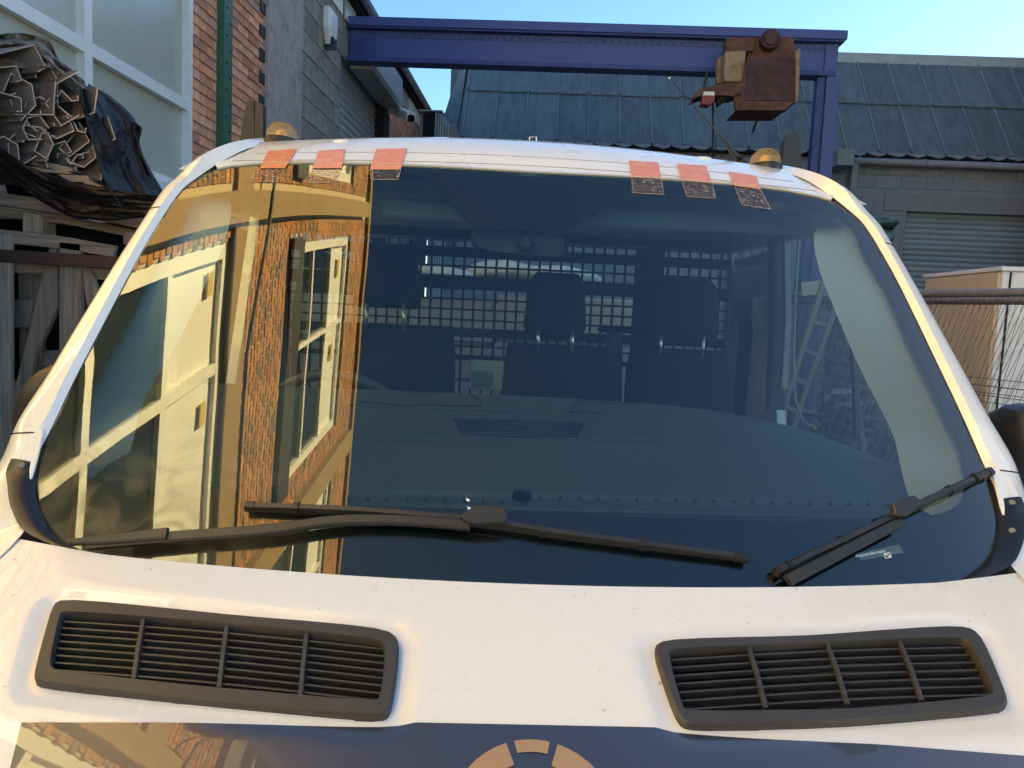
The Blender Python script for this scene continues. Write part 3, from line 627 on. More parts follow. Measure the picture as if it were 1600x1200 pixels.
plain_block('shade_block_far', (14.1, 12.9, 0), (18, 22.6, 20), 'tallest unseen grey block added for shade behind the right end of the mansard roof')

# ------------------------------------------------------------------ TRUCK
T0 = Vector((0, 2.6, 0))
TR = bpy.data.objects.new('flatbed_truck', None); COL.objects.link(TR)
TR.rotation_euler = (0, 0, VYAW); TR.location = VR @ (Vector((VC, 0, 0)) + T0)
tag(TR, 'white flatbed pickup truck with twin bonnet vents, parked facing the camera', 'truck')
ROOTOFF[TR.name] = tuple(-T0)
def tp(mb, name, m, smooth=False, par=None, **k):
    if par is None: return part(mb, name, m, TR, smooth, **k)
    return sub(mb, name, m, par, smooth, **k)
def w0(z): return .783-.19*z
def SY(X, z):       # windscreen surface (z relative to eye)
    s = min(abs(X)/w0(z), 1.2); return 1.4911+.8554*z-.0102*z*z-(.0385-.0296*z)*((1-s*s)+.5987*(1-s**4))
def SP(X, z, d=0):
    e = 1e-3; n = Vector(((SY(X+e, z)-SY(X-e, z))/(2*e), -1, (SY(X, z+e)-SY(X, z-e))/(2*e))).normalized()
    return Vector((X, SY(X, z), z+EYE)) + n*d
def SN(X, z):
    e = 1e-3; return Vector(((SY(X+e, z)-SY(X-e, z))/(2*e), -1, (SY(X, z+e)-SY(X, z-e))/(2*e))).normalized()
def hitS(x, y, d=0):   # picture ray on the windscreen surface -> (X, z)
    r = vdir(x, y); t = 1.3/r.y
    for _ in range(50):
        p = r*t; t = SY(p.x-VC, p.z)/r.y
    p = r*t; return p.x-VC, p.z
def SS(x, y, d=0): X, z = hitS(x, y); return SP(X, z, d)
Ghalf = [(0, .313), (.25, .3145), (.514, .309), (.63, .299), (.69, .287), (.728, .263), (.757, .222), (.775, .145), (.787, .063), (.800, -.08), (.806, -.155), (.808, -.235), (.798, -.29), (.77, -.335), (.72, -.37), (.62, -.405), (.40, -.44), (0, -.455)]
GH = cubic([(a, b, 0) for a, b in Ghalf], 6)
Gout = [(p.x, p.y) for p in GH] + [(-p.x, p.y) for p in GH[-2:0:-1]]
def ring_fill(outline, nr, c, d, inner=0.0):
    rows = []
    for k in range(nr+1):
        s = inner+(1-inner)*k/nr; rows.append([SP(c[0]+(a-c[0])*s, c[1]+(b-c[1])*s, d) for a, b in outline])
    return rows
gm = MB(); gm.grid(ring_fill(Gout, 44, (0, -.06), 0, .002), cu=True)
ws = tp(gm, 'windscreen', M_ws, smooth=True)
# ceramic border behind glass: between outline and inner outline
Fpx = [(815, 266), (1000, 288), (1120, 300), (1204, 312), (1280, 330), (1318, 343), (1336, 360), (1350, 393), (1385, 455), (1420, 533), (1455, 603), (1479, 655), (1500, 700), (1509, 752), (1498, 788), (1440, 806), (1300, 812), (1150, 811), (900, 802), (770, 798)]
Fh = [hitS(*p) for p in Fpx]; Fh = [(0, .3125)] + Fh[1:-1] + [(0, Fh[-1][1])]
FH_ = cubic([(a, b, 0) for a, b in Fh], 5)
# resample both to same count by arc angle about centre
def resample(pts, n):
    P_ = [Vector((a, b)) for a, b in pts]; L_ = [0]
    for i in range(1, len(P_)): L_.append(L_[-1]+(P_[i]-P_[i-1]).length)
    out = []
    for k in range(n):
        t = L_[-1]*k/(n-1); i = max(j for j in range(len(L_)) if L_[j] <= t+1e-9); i = min(i, len(P_)-2)
        f = (t-L_[i])/max(L_[i+1]-L_[i], 1e-9); q = P_[i].lerp(P_[i+1], f); out.append((q.x, q.y))
    return out
def byangle(pts, angs, c):
    out = []
    A = [math.atan2(b-c[1], a-c[0]) for a, b in pts]
    for an in angs:
        best = None
        for i in range(len(pts)-1):
            a0, a1 = A[i], A[i+1]
            if (a0-an)*(a1-an) <= 0 and abs(a0-a1) > 1e-9:
                f = (an-a0)/(a1-a0); best = (pts[i][0]+(pts[i+1][0]-pts[i][0])*f, pts[i][1]+(pts[i+1][1]-pts[i][1])*f); break
        out.append(best or pts[0 if an > 0 else -1])
    return out
angs = [math.pi/2*.9995 - k*(math.pi*.9995)/200 for k in range(201)]
go = byangle([(p.x, p.y) for p in GH], angs, (0, -.06)); fi = byangle([(p.x, p.y) for p in FH_], angs, (0, -.06))
b = MB()
for sg in (1, -1):
    rows = []
    for k in range(5):
        rows.append([SP(sg*(f[0]+(g_[0]-f[0])*k/4), f[1]+(g_[1]-f[1])*k/4, -.004) for g_, f in zip(go, fi)])
    b.grid(rows)
tp(b, 'windscreen_border', M_frit, smooth=True)
# top shade patch
b = MB(); tpz = [(648, 262), (1003, 282), (955, 318), (885, 359), (740, 354), (690, 305)]
Z = [hitS(*p) for p in tpz]; top = [Z[0], Z[1]]
rows = []
Lc = [Z[0], Z[5], Z[4]]; Rc = [Z[1], Z[2], Z[3]]
for a, c in zip(Lc, Rc): rows.append([SP(a[0]+(c[0]-a[0])*k/10, a[1]+(c[1]-a[1])*k/10, -.006) for k in range(11)])
b.grid(rows); tp(b, 'sensor_shade', M_frit, smooth=True)

# ---- bonnet
def HZ(X, Y): return -.382-.35*(1.05-Y)-.10*max(0, 1.0-Y)**2-.35*max(0, .62-Y)**2-.012*(X/.75)**2 + EYE
def Yb(X): return 1.045+.115*abs(X)**2+.02*max(0, abs(X)-.62)*4
bon = MB(); NX, NY = 200, 90
def bonpt(X, t): Y = .30+(Yb(X)-.30)*t; return Vector((X, Y, HZ(X, Y)))
rows0 = [[bonpt(-.78+1.56*i/40, j/20) for i in range(41)] for j in range(21)]
tmpv = [p for r_ in rows0 for p in r_]; tmpf = [(j*41+i, j*41+i+1, (j+1)*41+i+1, (j+1)*41+i) for j in range(20) for i in range(40)]
BB = BVHTree.FromPolygons(tmpv, tmpf)
def cast(bvh, x, y):
    o = Vector((-VC, 0, EYE)); d = vdir(x, y).normalized(); h = bvh.ray_cast(o, d); return h[0], h[1]
vents = {
 'L': dict(o=[(92, 938), (350, 962), (612, 986), (626, 1010), (612, 1119), (585, 1124), (330, 1100), (60, 1072), (52, 1060), (80, 955)],
           i=[(103, 959), (350, 978), (590, 1003), (603, 1015), (594, 1094), (582, 1101), (330, 1077), (88, 1053), (80, 1042), (96, 965)],
           br=[(222, 327), (345, 470)], n=8),
 'R': dict(o=[(1030, 1003), (1260, 996), (1500, 980), (1532, 992), (1575, 1095), (1570, 1111), (1320, 1133), (1085, 1139), (1058, 1130), (1020, 1018)],
           i=[(1049, 1018), (1260, 1010), (1495, 999), (1513, 1007), (1550, 1080), (1546, 1093), (1320, 1112), (1075, 1116), (1066, 1107), (1045, 1028)], n=7)}
def inpoly(x, y, P_):
    c = False; n = len(P_)
    for i in range(n):
        x1, y1 = P_[i]; x2, y2 = P_[(i+1) % n]
        if (y1 > y) != (y2 > y) and x < (x2-x1)*(y-y1)/(y2-y1)+x1: c = not c
    return c
def pdist(x, y, P_):
    m = 9; n = len(P_)
    for i in range(n):
        x1, y1 = P_[i]; x2, y2 = P_[(i+1) % n]; dx, dy = x2-x1, y2-y1; t = max(0, min(1, ((x-x1)*dx+(y-y1)*dy)/(dx*dx+dy*dy))); m = min(m, math.hypot(x-x1-dx*t, y-y1-dy*t))
    return -m if inpoly(x, y, P_) else m
VP = {}
for k, v in vents.items():
    VP[k] = [tuple(cast(BB, *p)[0].xy) for p in v['o']]
def emboss(dm):
    t = max(0, min(1, (dm-.004)/.026)); t = t*t*(3-2*t); return -.0055*(1-t)
rows = []; keep = []
for j in range(NY+1):
    r_ = []
    for i in range(NX+1):
        p = bonpt(-.78+1.56*i/NX, j/NY); dm = min(pdist(p.x, p.y, VP['L']), pdist(p.x, p.y, VP['R']))
        p.z += emboss(dm)
        r_.append((p, dm))
    rows.append(r_)
vv = [p for r_ in rows for p, _ in r_]; ff_ = []
for j in range(NY):
    for i in range(NX):
        q = [rows[j][i][1], rows[j][i+1][1], rows[j+1][i+1][1], rows[j+1][i][1]]
        if max(q) < -.001: continue
        a = j*(NX+1)+i; ff_.append((a, a+1, a+NX+2, a+NX+1))
bon.add(vv, ff_)
# rolled rear edge of bonnet
edge = [rows[NY][i][0] for i in range(NX+1)]
bon.grid([edge, [p+Vector((0, .006, -.004)) for p in edge], [p+Vector((0, .006, -.02)) for p in edge], [p+Vector((0, -.02, -.03)) for p in edge]])
bo = tp(bon, 'bonnet', M_white, smooth=50)
BB2 = BVHTree.FromPolygons(tmpv, tmpf)
for k, v in vents.items():
    O = [cast(BB, *p)[0] for p in v['o']]; I = [cast(BB, *p)[0] for p in v['i']]; n = len(O)
    def rnd(P_): 
        m = []
        for i in range(len(P_)):
            a, b_, c, d = P_[i-1], P_[i], P_[(i+1) % len(P_)], P_[(i+2) % len(P_)]
            for t in (0, .25, .5, .75):
                # mild corner smoothing with linear interpolation
                m.append(b_.lerp(c, t))
        for _ in range(2): m = [(m[i-1]+m[i]*2+m[(i+1) % len(m)])/4 for i in range(len(m))]
        return m
    O2, I2 = rnd(O), rnd(I); up = Vector((0, -.33, .94))
    cen = sum(O2, Vector())/len(O2)
    fr = MB()
    sh1 = [p.lerp(cen, .012) for p in O2]; ins = [p+(cen-p).normalized()*.006 for p in I2]
    fr.grid([[p-up*.008 for p in O2], [p+up*.003 for p in O2], [p+up*.006+(cen-p).normalized()*.003 for p in O2], [p+up*.006+(p-cen).normalized()*.002 for p in I2], [p+up*.003 for p in I2], [p-up*.035 for p in I2]], cu=True)
    vf = tp(fr, 'bonnet_vent', M_grp, smooth=40)
    vf['label'] = 'left black louvred bonnet vent' if k == 'L' else 'right black louvred bonnet vent'
    # slats: between inner left and right edges
    if k == 'L': tl, tr_, br_, bl = (98, 960), (602, 1003), (596, 1101), (80, 1051)
    else: tl, tr_, br_, bl = (1046, 1019), (1512, 1000), (1551, 1091), (1068, 1115)
    C = [cast(BB, *p)[0] for p in (tl, tr_, br_, bl)]
    def vp(u, w): return C[0].lerp(C[1], u).lerp(C[3].lerp(C[2], u), w)
    ns = v['n']
    for s_ in range(ns):
        w = (s_+.75)/(ns+.4); b = MB(); path = [vp(u/10, w)-up*.004 + up*.004*math.sin(math.pi*u/10) for u in range(11)]
        rr = []
        for p in path: rr.append([p+Vector((0, -.0011, .0)), p+Vector((0, .0011, .001)), p+Vector((0, .0060, -.0080)), p+Vector((0, .0040, -.0088))])
        b.grid(rr, cu=True); tp(b, 'slat', M_grp, par=vf)
    for u in (.255, .515, .76):
        b = MB(); b.sweep([vp(u, .0)-up*.002, vp(u, .5)+up*.001, vp(u, 1)-up*.002], up, .006, .006); tp(b, 'vent_bar', M_grp, par=vf)
    b = MB(); b.grid([[vp(-.05, -.1)-up*.07, vp(1.05, -.1)-up*.07], [vp(-.05, 1.1)-up*.07, vp(1.05, 1.1)-up*.07]]); 
    b.box(vp(.35, .2)-up*.05, vp(.47, .8)-up*.066); b.box(vp(.1, .5)-up*.05, vp(.3, .9)-up*.068)
    tp(b, 'plenum_tray', M_plas, par=vf)
# navy stripe + ring
st = MB()
def bcol(pxs, nrow):
    return [[cast(BB, *p)[0] for p in r_] for r_ in pxs]
topL = [(34+k*(1800-34)/60, 0) for k in range(61)]
def ytop(x): return 1130+ (max(0, x-650)**1.0)*.02 if x < 1040 else 1137.8+(x-1040)*.079
rows = []
for j in range(24):
    r_ = []
    for k in range(-3, 72):
        x0 = 34+k*(1640-34)/60; y0 = ytop(max(x0, 34)); h_, _n = None, None
        yy = y0+j*14; xx = x0-(j*14)*.27*max(0, 1-max(x0, 0)/500)
        h_, _n = cast(BB, xx, yy)
        r_.append(h_)
    rows.append(r_)
vv = []; idx = {}
for j, r_ in enumerate(rows):
    for i, h_ in enumerate(r_):
        if h_ is not None and i >= 3: idx[(j, i)] = len(vv); vv.append(h_+Vector((0, -.0004, .0012+emboss(min(pdist(h_.x, h_.y, VP['L']), pdist(h_.x, h_.y, VP['R']))))))
fs = [(idx[(j, i)], idx[(j, i+1)], idx[(j+1, i+1)], idx[(j+1, i)]) for j in range(23) for i in range(74) if all(q in idx for q in ((j, i), (j, i+1), (j+1, i+1), (j+1, i)))]
st.add(vv, fs); tp(st, 'bonnet_stripe', M_navy, smooth=True)
c = cast(BB, 831, 1164)[0]; ctr = Vector((c.x, c.y-.084, 0)); Ro, Ri = .088, .0615
emb = MB()
def arc(a0, a1, r0, r1):
    n = 18; rr = []
    for k in range(n+1):
        a = R(a0+(a1-a0)*k/n); row = []
        for r_ in (r0, r1):
            X, Y = ctr.x+r_*math.sin(a), ctr.y+r_*math.cos(a); row.append(Vector((X, Y, HZ(X, Y)+.0025)))
        rr.append(row)
    emb.grid(rr)
arc(-170, -19, Ri, Ro); arc(-13, 13, Ri+.012, Ro); arc(19, 170, Ri, Ro)
emb_o = tp(emb, 'ring_emblem', M_gold)

# ---- roof panel
prof = [(1.712, .313, .0, .690), (1.720, .322, .02, .688), (1.735, .333, .022, .680), (1.77, .358, .026, .668), (1.83, .391, .03, .652), (1.90, .420, .034, .638), (2.02, .4515, .038, .622), (2.2, .480, .04, .612), (2.5, .495, .04, .605), (2.95, .50, .04, .60)]
rows = []
for k, (Y, z, crown, g_) in enumerate(prof):
    r_ = []
    for i in range(49):
        u = -1+i/24; X = u*(g_+(.012 if k else 0))
        if k == 0:
            zz = byangle([(p.x, p.y) for p in GH], [math.atan2(.36, abs(X)+1e-4)], (0, -.06))[0] if False else None
            # height of glass outline at this X
            zt2 = .313
            for a_, b_ in zip(GH, GH[1:]):
                if a_.x <= abs(X) <= b_.x and a_.y > 0: zt2 = a_.y+(b_.y-a_.y)*(abs(X)-a_.x)/max(b_.x-a_.x, 1e-6)
            p = SP(X, zt2, .004)
        else:
            p = Vector((X, Y+.02*u*u*(k < 5), z-crown*u*u+EYE))
        r_.append(p)
    rows.append(r_)
rb = MB(); rows = [[rows[0][i]+Vector((0, .012, -.012)) for i in range(49)]] + rows; rb.grid(rows)
ro = tp(rb, 'roof_panel', M_white, smooth=55)
rbv = [p for r_ in rows for p in r_]; RB = BVHTree.FromPolygons(rbv, [(j*49+i, j*49+i+1, (j+1)*49+i+1, (j+1)*49+i) for j in range(len(rows)-1) for i in range(48)])
hsb = MB(); hsb.tube([rows[3][i].lerp(rows[2][i], .2)+Vector((0, -.0002, .0002)) for i in range(1, 48)], .0007, 5); tp(hsb, 'header_seam', mat('grimy_seam', (.22, .18, .15), .9))
hsb = MB(); hsb.tube([rows[4][i]+Vector((0, -.0002, .0002)) for i in range(2, 47)], .0005, 5); tp(hsb, 'header_seam', bpy.data.materials['grimy_seam'])
# ---- pillars / side frames  (stations: G edge, groove, ridge, mid, outer, side)
def gz_at(i): return GH[i]
stn = [
 # G                     dip                    R                     M                     O                     side
 ((.598, 2.95, .456), (.612, 2.95, .461), (.626, 2.95, .466), (.69, 2.95, .456), (.76, 2.95, .40), (.83, 2.95, .28)),
 ((.606, 2.30, .438), (.620, 2.30, .446), (.634, 2.30, .454), (.695, 2.30, .440), (.76, 2.32, .385), (.83, 2.34, .26)),
 ((.620, 2.02, .409), (.634, 2.02, .415), (.648, 2.02, .421), (.705, 2.03, .402), (.765, 2.05, .345), (.825, 2.09, .235)),
 ((.650, 1.845, .362), (.665, 1.84, .367), (.680, 1.832, .372), (.728, 1.855, .354), (.778, 1.89, .300), (.83, 1.95, .200)),
 ((.684, 1.757, .314), (.700, 1.749, .319), (.716, 1.738, .323), (.748, 1.755, .310), (.797, 1.81, .256), (.84, 1.87, .165)),
]
def gl(i, X, z): return None
for (gX, gz), mx in zip(((.735, .258), (.757, .222), (.775, .145), (.787, .063), (.800, -.08), (.806, -.155), (.808, -.225)), (.019, .017, .015, .018, .026, .030, .040)):
    p = SP(gX, gz, .001); r_ = SP(gX+.009, gz+.003, .0125); m_ = r_+Vector((mx+.013, .018, -.004)); o_ = m_+Vector((.012, .05, -.01)); s_ = o_+Vector((.006, .10, -.02))
    stn.append(tuple((q.x, q.y, q.z-EYE) for q in (p, p.lerp(r_, .5), r_, m_, o_, s_)))
# lower: merge into wing
low = [
 ((.812, 1.262, -.262), (.820, 1.258, -.262), (.842, 1.255, -.262), (.880, 1.275, -.276), (.905, 1.33, -.31), (.915, 1.43, -.37)),
 ((.812, 1.225, -.300), (.820, 1.222, -.302), (.835, 1.215, -.305), (.880, 1.225, -.325), (.915, 1.28, -.37), (.93, 1.40, -.46)),
 ((.780, 1.168, -.341), (.790, 1.165, -.343), (.805, 1.160, -.346), (.860, 1.165, -.374), (.915, 1.20, -.43), (.94, 1.30, -.54)),
 ((.762, 1.125, -.364), (.770, 1.122, -.366), (.782, 1.115, -.370), (.848, 1.105, -.402), (.915, 1.11, -.46), (.95, 1.15, -.60))]
stn += low
for Y in (.95, .75, .55, .32):
    z = HZ(.775, Y)-EYE; stn.append(((.772, Y, z+.0), (.776, Y, z-.002), (.785, Y, z-.001), (.85, Y, z-.03), (.925, Y, z-.10), (.965, Y, z-.28)))
for sg, nm in ((1, 'right'), (-1, 'left')):
    n_st = len(stn); cols = []
    for k in range(6): cols.append(cubic([stn[i][k] for i in range(n_st)], 5))
    rows = []
    for j in range(len(cols[0])):
        pr = cubic([cols[k][j] for k in range(6)], 3) if False else [cols[k][j] for k in range(6)]
        # refine outer part M..side smoothly
        fine = [pr[0], pr[1], pr[2]] + cubic(pr[2:], 4)[1:]
        rows.append([Vector((sg*p.x, p.y, p.z+EYE)) for p in fine])
    b = MB(); b.grid(rows); o = tp(b, 'side_frame', M_white, smooth=45)
    # seam lines across pillar
    for j in (6*5+3, 11*5+2):
        s = MB(); nn = []
        for p in rows[j][2:]: nn.append(p+Vector((0, -.0004, .0004)))
        s.tube(nn, .0012, 5); tp(s, 'panel_gap', M_dark)
# ---- cowl corner trims (black) 
for sg in (1, -1):
    b = MB(); rows = []
    inn = [(.803, -.283), (.797, -.295), (.787, -.312), (.768, -.335), (.72, -.368), (.62, -.395), (.45, -.415), (.2, -.43), (0, -.44)]
    outp = [(.842, 1.235, -.272), (.840, 1.218, -.288), (.828, 1.200, -.298), (.795, 1.158, -.335), (.745, 1.125, -.364), (.62, 1.090, -.385), (.45, 1.070, -.398), (.2, 1.052, -.410), (0, 1.05, -.412)]
    A_ = cubic([tuple(SP(a, z, .004)) for a, z in inn], 5); B_ = cubic([(x, y, z+EYE) for x, y, z in outp], 5)
    for p, q in zip(A_, B_):
        mid = p.lerp(q, .5)+Vector((0, -.002, .003)); rows.append([Vector((sg*v.x, v.y, v.z)) for v in (p, p.lerp(q, .2)+Vector((0, -.002, .003)), mid, p.lerp(q, .85)+Vector((0, -.001, .002)), q)])
    b.grid(rows); cwo = tp(b, 'scuttle_trim', mat('satin_black', (.012, .012, .014), .28), smooth=True)
    for q in ((3, 2), (13, 2)) if sg > 0 else ((3, 2),):
        c_ = rows[q[0]][q[1]]; s = MB(); s.lathe((c_.x, c_.y-.001, c_.z), [(.0050, .004), (.0048, -.0008), (.0022, -.0012), (0, -.0004)], 14, 'Y'); sub(s, 'screw', M_pipe, cwo, smooth=30)
for sg in (1, -1):
    pts = [(1543, 734), (1547, 755), (1556, 792), (1565, 821), (1569, 805), (1571, 779), (1566, 750), (1553, 722)]
    b = MB(); o3 = []
    for x, y in pts: X, z = hitS(x, y); v = SP(X, z, .010); o3.append(Vector((sg*v.x, v.y, v.z)))
    b.prism(o3, (0, .004, -.004)); f_ = tp(b, 'pillar_finisher', M_white); f_.modifiers.new('b', 'BEVEL').width = .002
# ---- wipers
def sw(pts, d): return [SS(x, y, d) for x, y in pts]
def lin(a, b, n): return [(a[0]+(b[0]-a[0])*k/n, a[1]+(b[1]-a[1])*k/n) for k in range(n+1)]
def wiper(blade, arm, conn, clips, lab):
    r_ = MB(); bl = [(p.x, p.y) for p in cubic([(x, y, 0) for x, y in blade], 24//(len(blade)-1))]; pts = sw(bl, .010); nn = [SN(*hitS(*p)) for p in bl]
    ht = [.004+.010*min(1, 3*min(k, 24-k)/24+.35) for k in range(25)]
    r_.sweep(pts, nn, .013, ht, .45); wp = tp(r_, 'wiper', M_plas, smooth=40); wp['label'] = lab
    r_ = MB(); r_.sweep(sw(bl, .001), nn, .006, .010, .1); sub(r_, 'wiper_rubber', M_rub, wp)
    for c_ in (0, 24):
        e = MB(); a = bl[0] if c_ == 0 else bl[-1]; b2 = bl[1] if c_ == 0 else bl[-2]; b2 = (a[0]*.25+b2[0]*.75, a[1]*.25+b2[1]*.75)
        e.sweep(sw([a, b2], .0085), nn[c_], .0155, .011, .4); sub(e, 'end_cap', M_rub, wp)
    for t in clips:
        e = MB(); i_ = min(23, int(t*.24)); a = bl[i_]; b2 = bl[i_+1]; b2 = (a[0]*.75+b2[0]*.25, a[1]*.75+b2[1]*.25); e.sweep(sw([a, b2], .008), nn[12], .0165, .016, .3); sub(e, 'clip', M_rub, wp)
    ap = cubic([(x, y, 0) for x, y in arm], 6); ap = [(p.x, p.y) for p in ap]; hh = [.036-.014*k/(len(ap)-1) for k in range(len(ap))]
    pts = [SS(x, y, .016) for x, y in ap]; nn2 = [SN(*hitS(*p)) for p in ap]
    a_ = MB(); a_.sweep(pts, nn2, [.018-.003*k/(len(ap)-1) for k in range(len(ap))], .010, .3); sub(a_, 'wiper_arm', M_plas, wp, smooth=30)
    cn = [SS(x, y, .022) for x, y in conn]; e = MB(); e.prism(cn, SN(*hitS(*conn[0]))*.014); cc_ = sub(e, 'blade_connector', M_plas, wp); cc_.modifiers.new('b', 'BEVEL').width = .002
    return wp
wiper([(388, 797), (560, 806), (735, 821), (905, 845), (1163, 877)], [(150, 859), (270, 849), (420, 838), (530, 823), (640, 823), (735, 831)], [(718, 822), (742, 806), (785, 808), (791, 818), (788, 832), (735, 834)], (14, 46, 67, 84), 'long left wiper lying flat along the base of the windscreen')
wiper([(1207, 900), (1540, 742)], [(1222, 916), (1290, 880), (1345, 851), (1397, 824)], [(1377, 800), (1410, 789), (1421, 798), (1398, 822), (1380, 820)], (10, 36, 76, 90), 'short right wiper slanting up towards the right pillar')
# arm base on the left
b = MB(); b.sweep([SS(120, 858, .02), SS(180, 856, .024), SS(272, 846, .022)], SN(-.6, -.37), [.008, .014, .019], .009, .3); tp(b, 'wiper_arm_cover', M_plas, smooth=30)
# sticker with etched maker's panel
b = MB(); b.poly([SS(1337, 865, .0008), SS(1405, 851, .0008), SS(1411, 864, .0008), SS(1345, 876, .0008)]); 
stm = bpy.data.materials.new('sticker_print'); stm.use_nodes = True; n = stm.node_tree.nodes; L = stm.node_tree.links; n.clear()
o_ = n.new('ShaderNodeOutputMaterial'); t_ = n.new('ShaderNodeBsdfTransparent'); d_ = n.new('ShaderNodeBsdfDiffuse'); d_.inputs[0].default_value = (.45, .7, .8, 1); x_ = n.new('ShaderNodeMixShader'); x_.inputs[0].default_value = .14
L.new(t_.outputs[0], x_.inputs[1]); L.new(d_.outputs[0], x_.inputs[2]); L.new(x_.outputs[0], o_.inputs[0])
stk = tp(b, 'windscreen_sticker', stm)
M_ink = mat('pale_ink', (.75, .85, .9), .6)
def text_on(s_, p0, ex, ey, size, m, name, par=None):
    cu = bpy.data.curves.new(name, 'FONT'); cu.body = s_; cu.size = size; tmp = bpy.data.objects.new(name, cu); COL.objects.link(tmp)
    dg = bpy.context.evaluated_depsgraph_get(); me = bpy.data.meshes.new_from_object(tmp.evaluated_get(dg)); bpy.data.objects.remove(tmp)
    ex = ex.normalized(); ey = (ey-ex*ey.dot(ex)).normalized()
    for v in me.vertices: v.co = p0+ex*v.co.x+ey*v.co.y
    me.materials.append(m); o = bpy.data.objects.new(name, me); COL.objects.link(o); o.parent = par; o.location = (0, 0, 0); return o
p0 = SS(1337, 872, .0014); ex = SS(1400, 860, .0014)-p0; ey = SS(1337, 862, .0014)-p0
text_on('Autowindscreens', p0, ex, ey, .0078, M_ink, 'lettering', stk)
b = MB(); q = [SS(1380, 866, .0014), SS(1389, 864, .0014), SS(1392, 871, .0014), SS(1383, 873, .0014)]
for k in range(4):
    a = q[k]; c = q[(k+1) % 4]; b.tube([a, c], .0007, 4)
b.tube([q[0], q[2]], .0009, 4); sub(b, 'square_mark', M_ink, stk)
# bird droppings specks on glass
b = MB()
for x, y in ((731, 780), (733, 793)):
    c_ = SS(x, y, .0006); b.poly([SS(x-3, y-2, .0006), SS(x+3, y+1, .0006), SS(x+2, y+4, .0006), SS(x-2, y+3, .0006)])
tp(b, 'bird_dropping', M_ink)
# ---- tape strips
allv = rbv + [p for p in gm.v]; nb = len(rbv)
TB = BVHTree.FromPolygons([tuple(v) for v in allv], [(j*49+i, j*49+i+1, (j+1)*49+i+1, (j+1)*49+i) for j in range(len(prof)) for i in range(48)] + [[nb+i for i in f] for f in gm.f])
tapes = [([(420, 237), (464, 234), (446, 264), (406, 264)], [(434, 285), (390, 285)], M_ortape), ([(498, 237), (540, 234), (534, 264), (488, 264)], [(524, 285), (478, 287)], M_red),
         ([(588, 234), (636, 233), (626, 266), (578, 266)], [(622, 282), (580, 281)], M_red), ([(982, 252), (1028, 255), (1033, 280), (987, 278)], [(1037, 305), (988, 302)], M_red),
         ([(1057, 257), (1103, 260), (1112, 287), (1065, 283)], [(1118, 311), (1073, 308)], M_red), ([(1138, 269), (1181, 276), (1188, 297), (1147, 291)], [(1204, 328), (1159, 321)], M_red)]
def quadgrid(q, nu, nv, bvh, d):
    rows = []
    for j in range(nv+1):
        r_ = []
        for i in range(nu+1):
            u, v = i/nu, j/nv; x = (q[0][0]*(1-u)+q[1][0]*u)*(1-v)+(q[3][0]*(1-u)+q[2][0]*u)*v; y = (q[0][1]*(1-u)+q[1][1]*u)*(1-v)+(q[3][1]*(1-u)+q[2][1]*u)*v
            h, nrm_ = cast(bvh, x, y)
            if h is None: h, nrm_ = cast(bvh, x, y+1.5)
            if nrm_.dot(vdir(x, y)) > 0: nrm_ = -nrm_
            r_.append(h+nrm_*d)
        rows.append(r_)
    return rows
for up_, lo_, m_ in tapes:
    b = MB(); b.grid(quadgrid(up_, 6, 6, TB, .0022)); t_o = tp(b, 'tape_strip', m_, smooth=True, recalc=False)
    b = MB(); q = [up_[3], up_[2], lo_[0], lo_[1]]; b.grid(quadgrid(q, 5, 4, TB, .0016)); sub(b, 'clear_film', M_film, t_o, recalc=False)
    b = MB(); rw = quadgrid(q, 5, 4, TB, .0018); b.tube([r_[0] for r_ in rw]+rw[-1][1:]+[r_[-1] for r_ in rw[::-1]][1:], .00035, 4); sub(b, 'tape_edge', M_pinke, t_o)
# ---- marker lights
for (x, y) in ((417, 226), (1216, 262)):
    X = .612*(1 if x > 800 else -1); Y = 1.955; zr = .402+EYE
    c_ = Vector((X, Y, zr-.006)); b = MB(); b.lathe(c_, [(.041, -.02), (.041, .006), (.038, .010), (.03, .011)], 28, sx=1.0, sy=1.4); ml = tp(b, 'marker_light', M_rub, smooth=35)
    b = MB(); pr = []
    for k in range(12):
        a = k/12*math.pi/2; r_ = .037*math.cos(a)**.8; h_ = .009+.040*math.sin(a); pr += [(r_, h_), (r_+.0012, h_+.0012)]
    pr.append((0, .050)); b.lathe(c_, pr, 28, sx=1.0, sy=1.4); sub(b, 'lens', M_clear, ml, smooth=60)
    b = MB(); b.lathe(c_, [(.013, .008), (.016, .016), (.014, .028), (.007, .034), (0, .035)], 16); sub(b, 'amber_bulb', M_amber, ml, smooth=True)
for (x, y) in ((530, 219), (1106, 246)):
    h, _ = cast(RB, x, y+6); c_ = h+Vector((0, .06, .0)); b = MB(); b.lathe(c_+Vector((0, 0, .008)), [(.034, -.01), (.033, .004), (.024, .010), (.010, .013), (0, .0135)], 20, sy=1.2); tp(b, 'roof_plug', M_white, smooth=True)
b = MB(); b.tube([(.012, 2.06, .445+EYE), (.012, 2.06, .468+EYE), (.030, 2.06, .47+EYE), (.030, 2.06, .445+EYE)], .0016, 5); tp(b, 'roof_loop', M_steel)
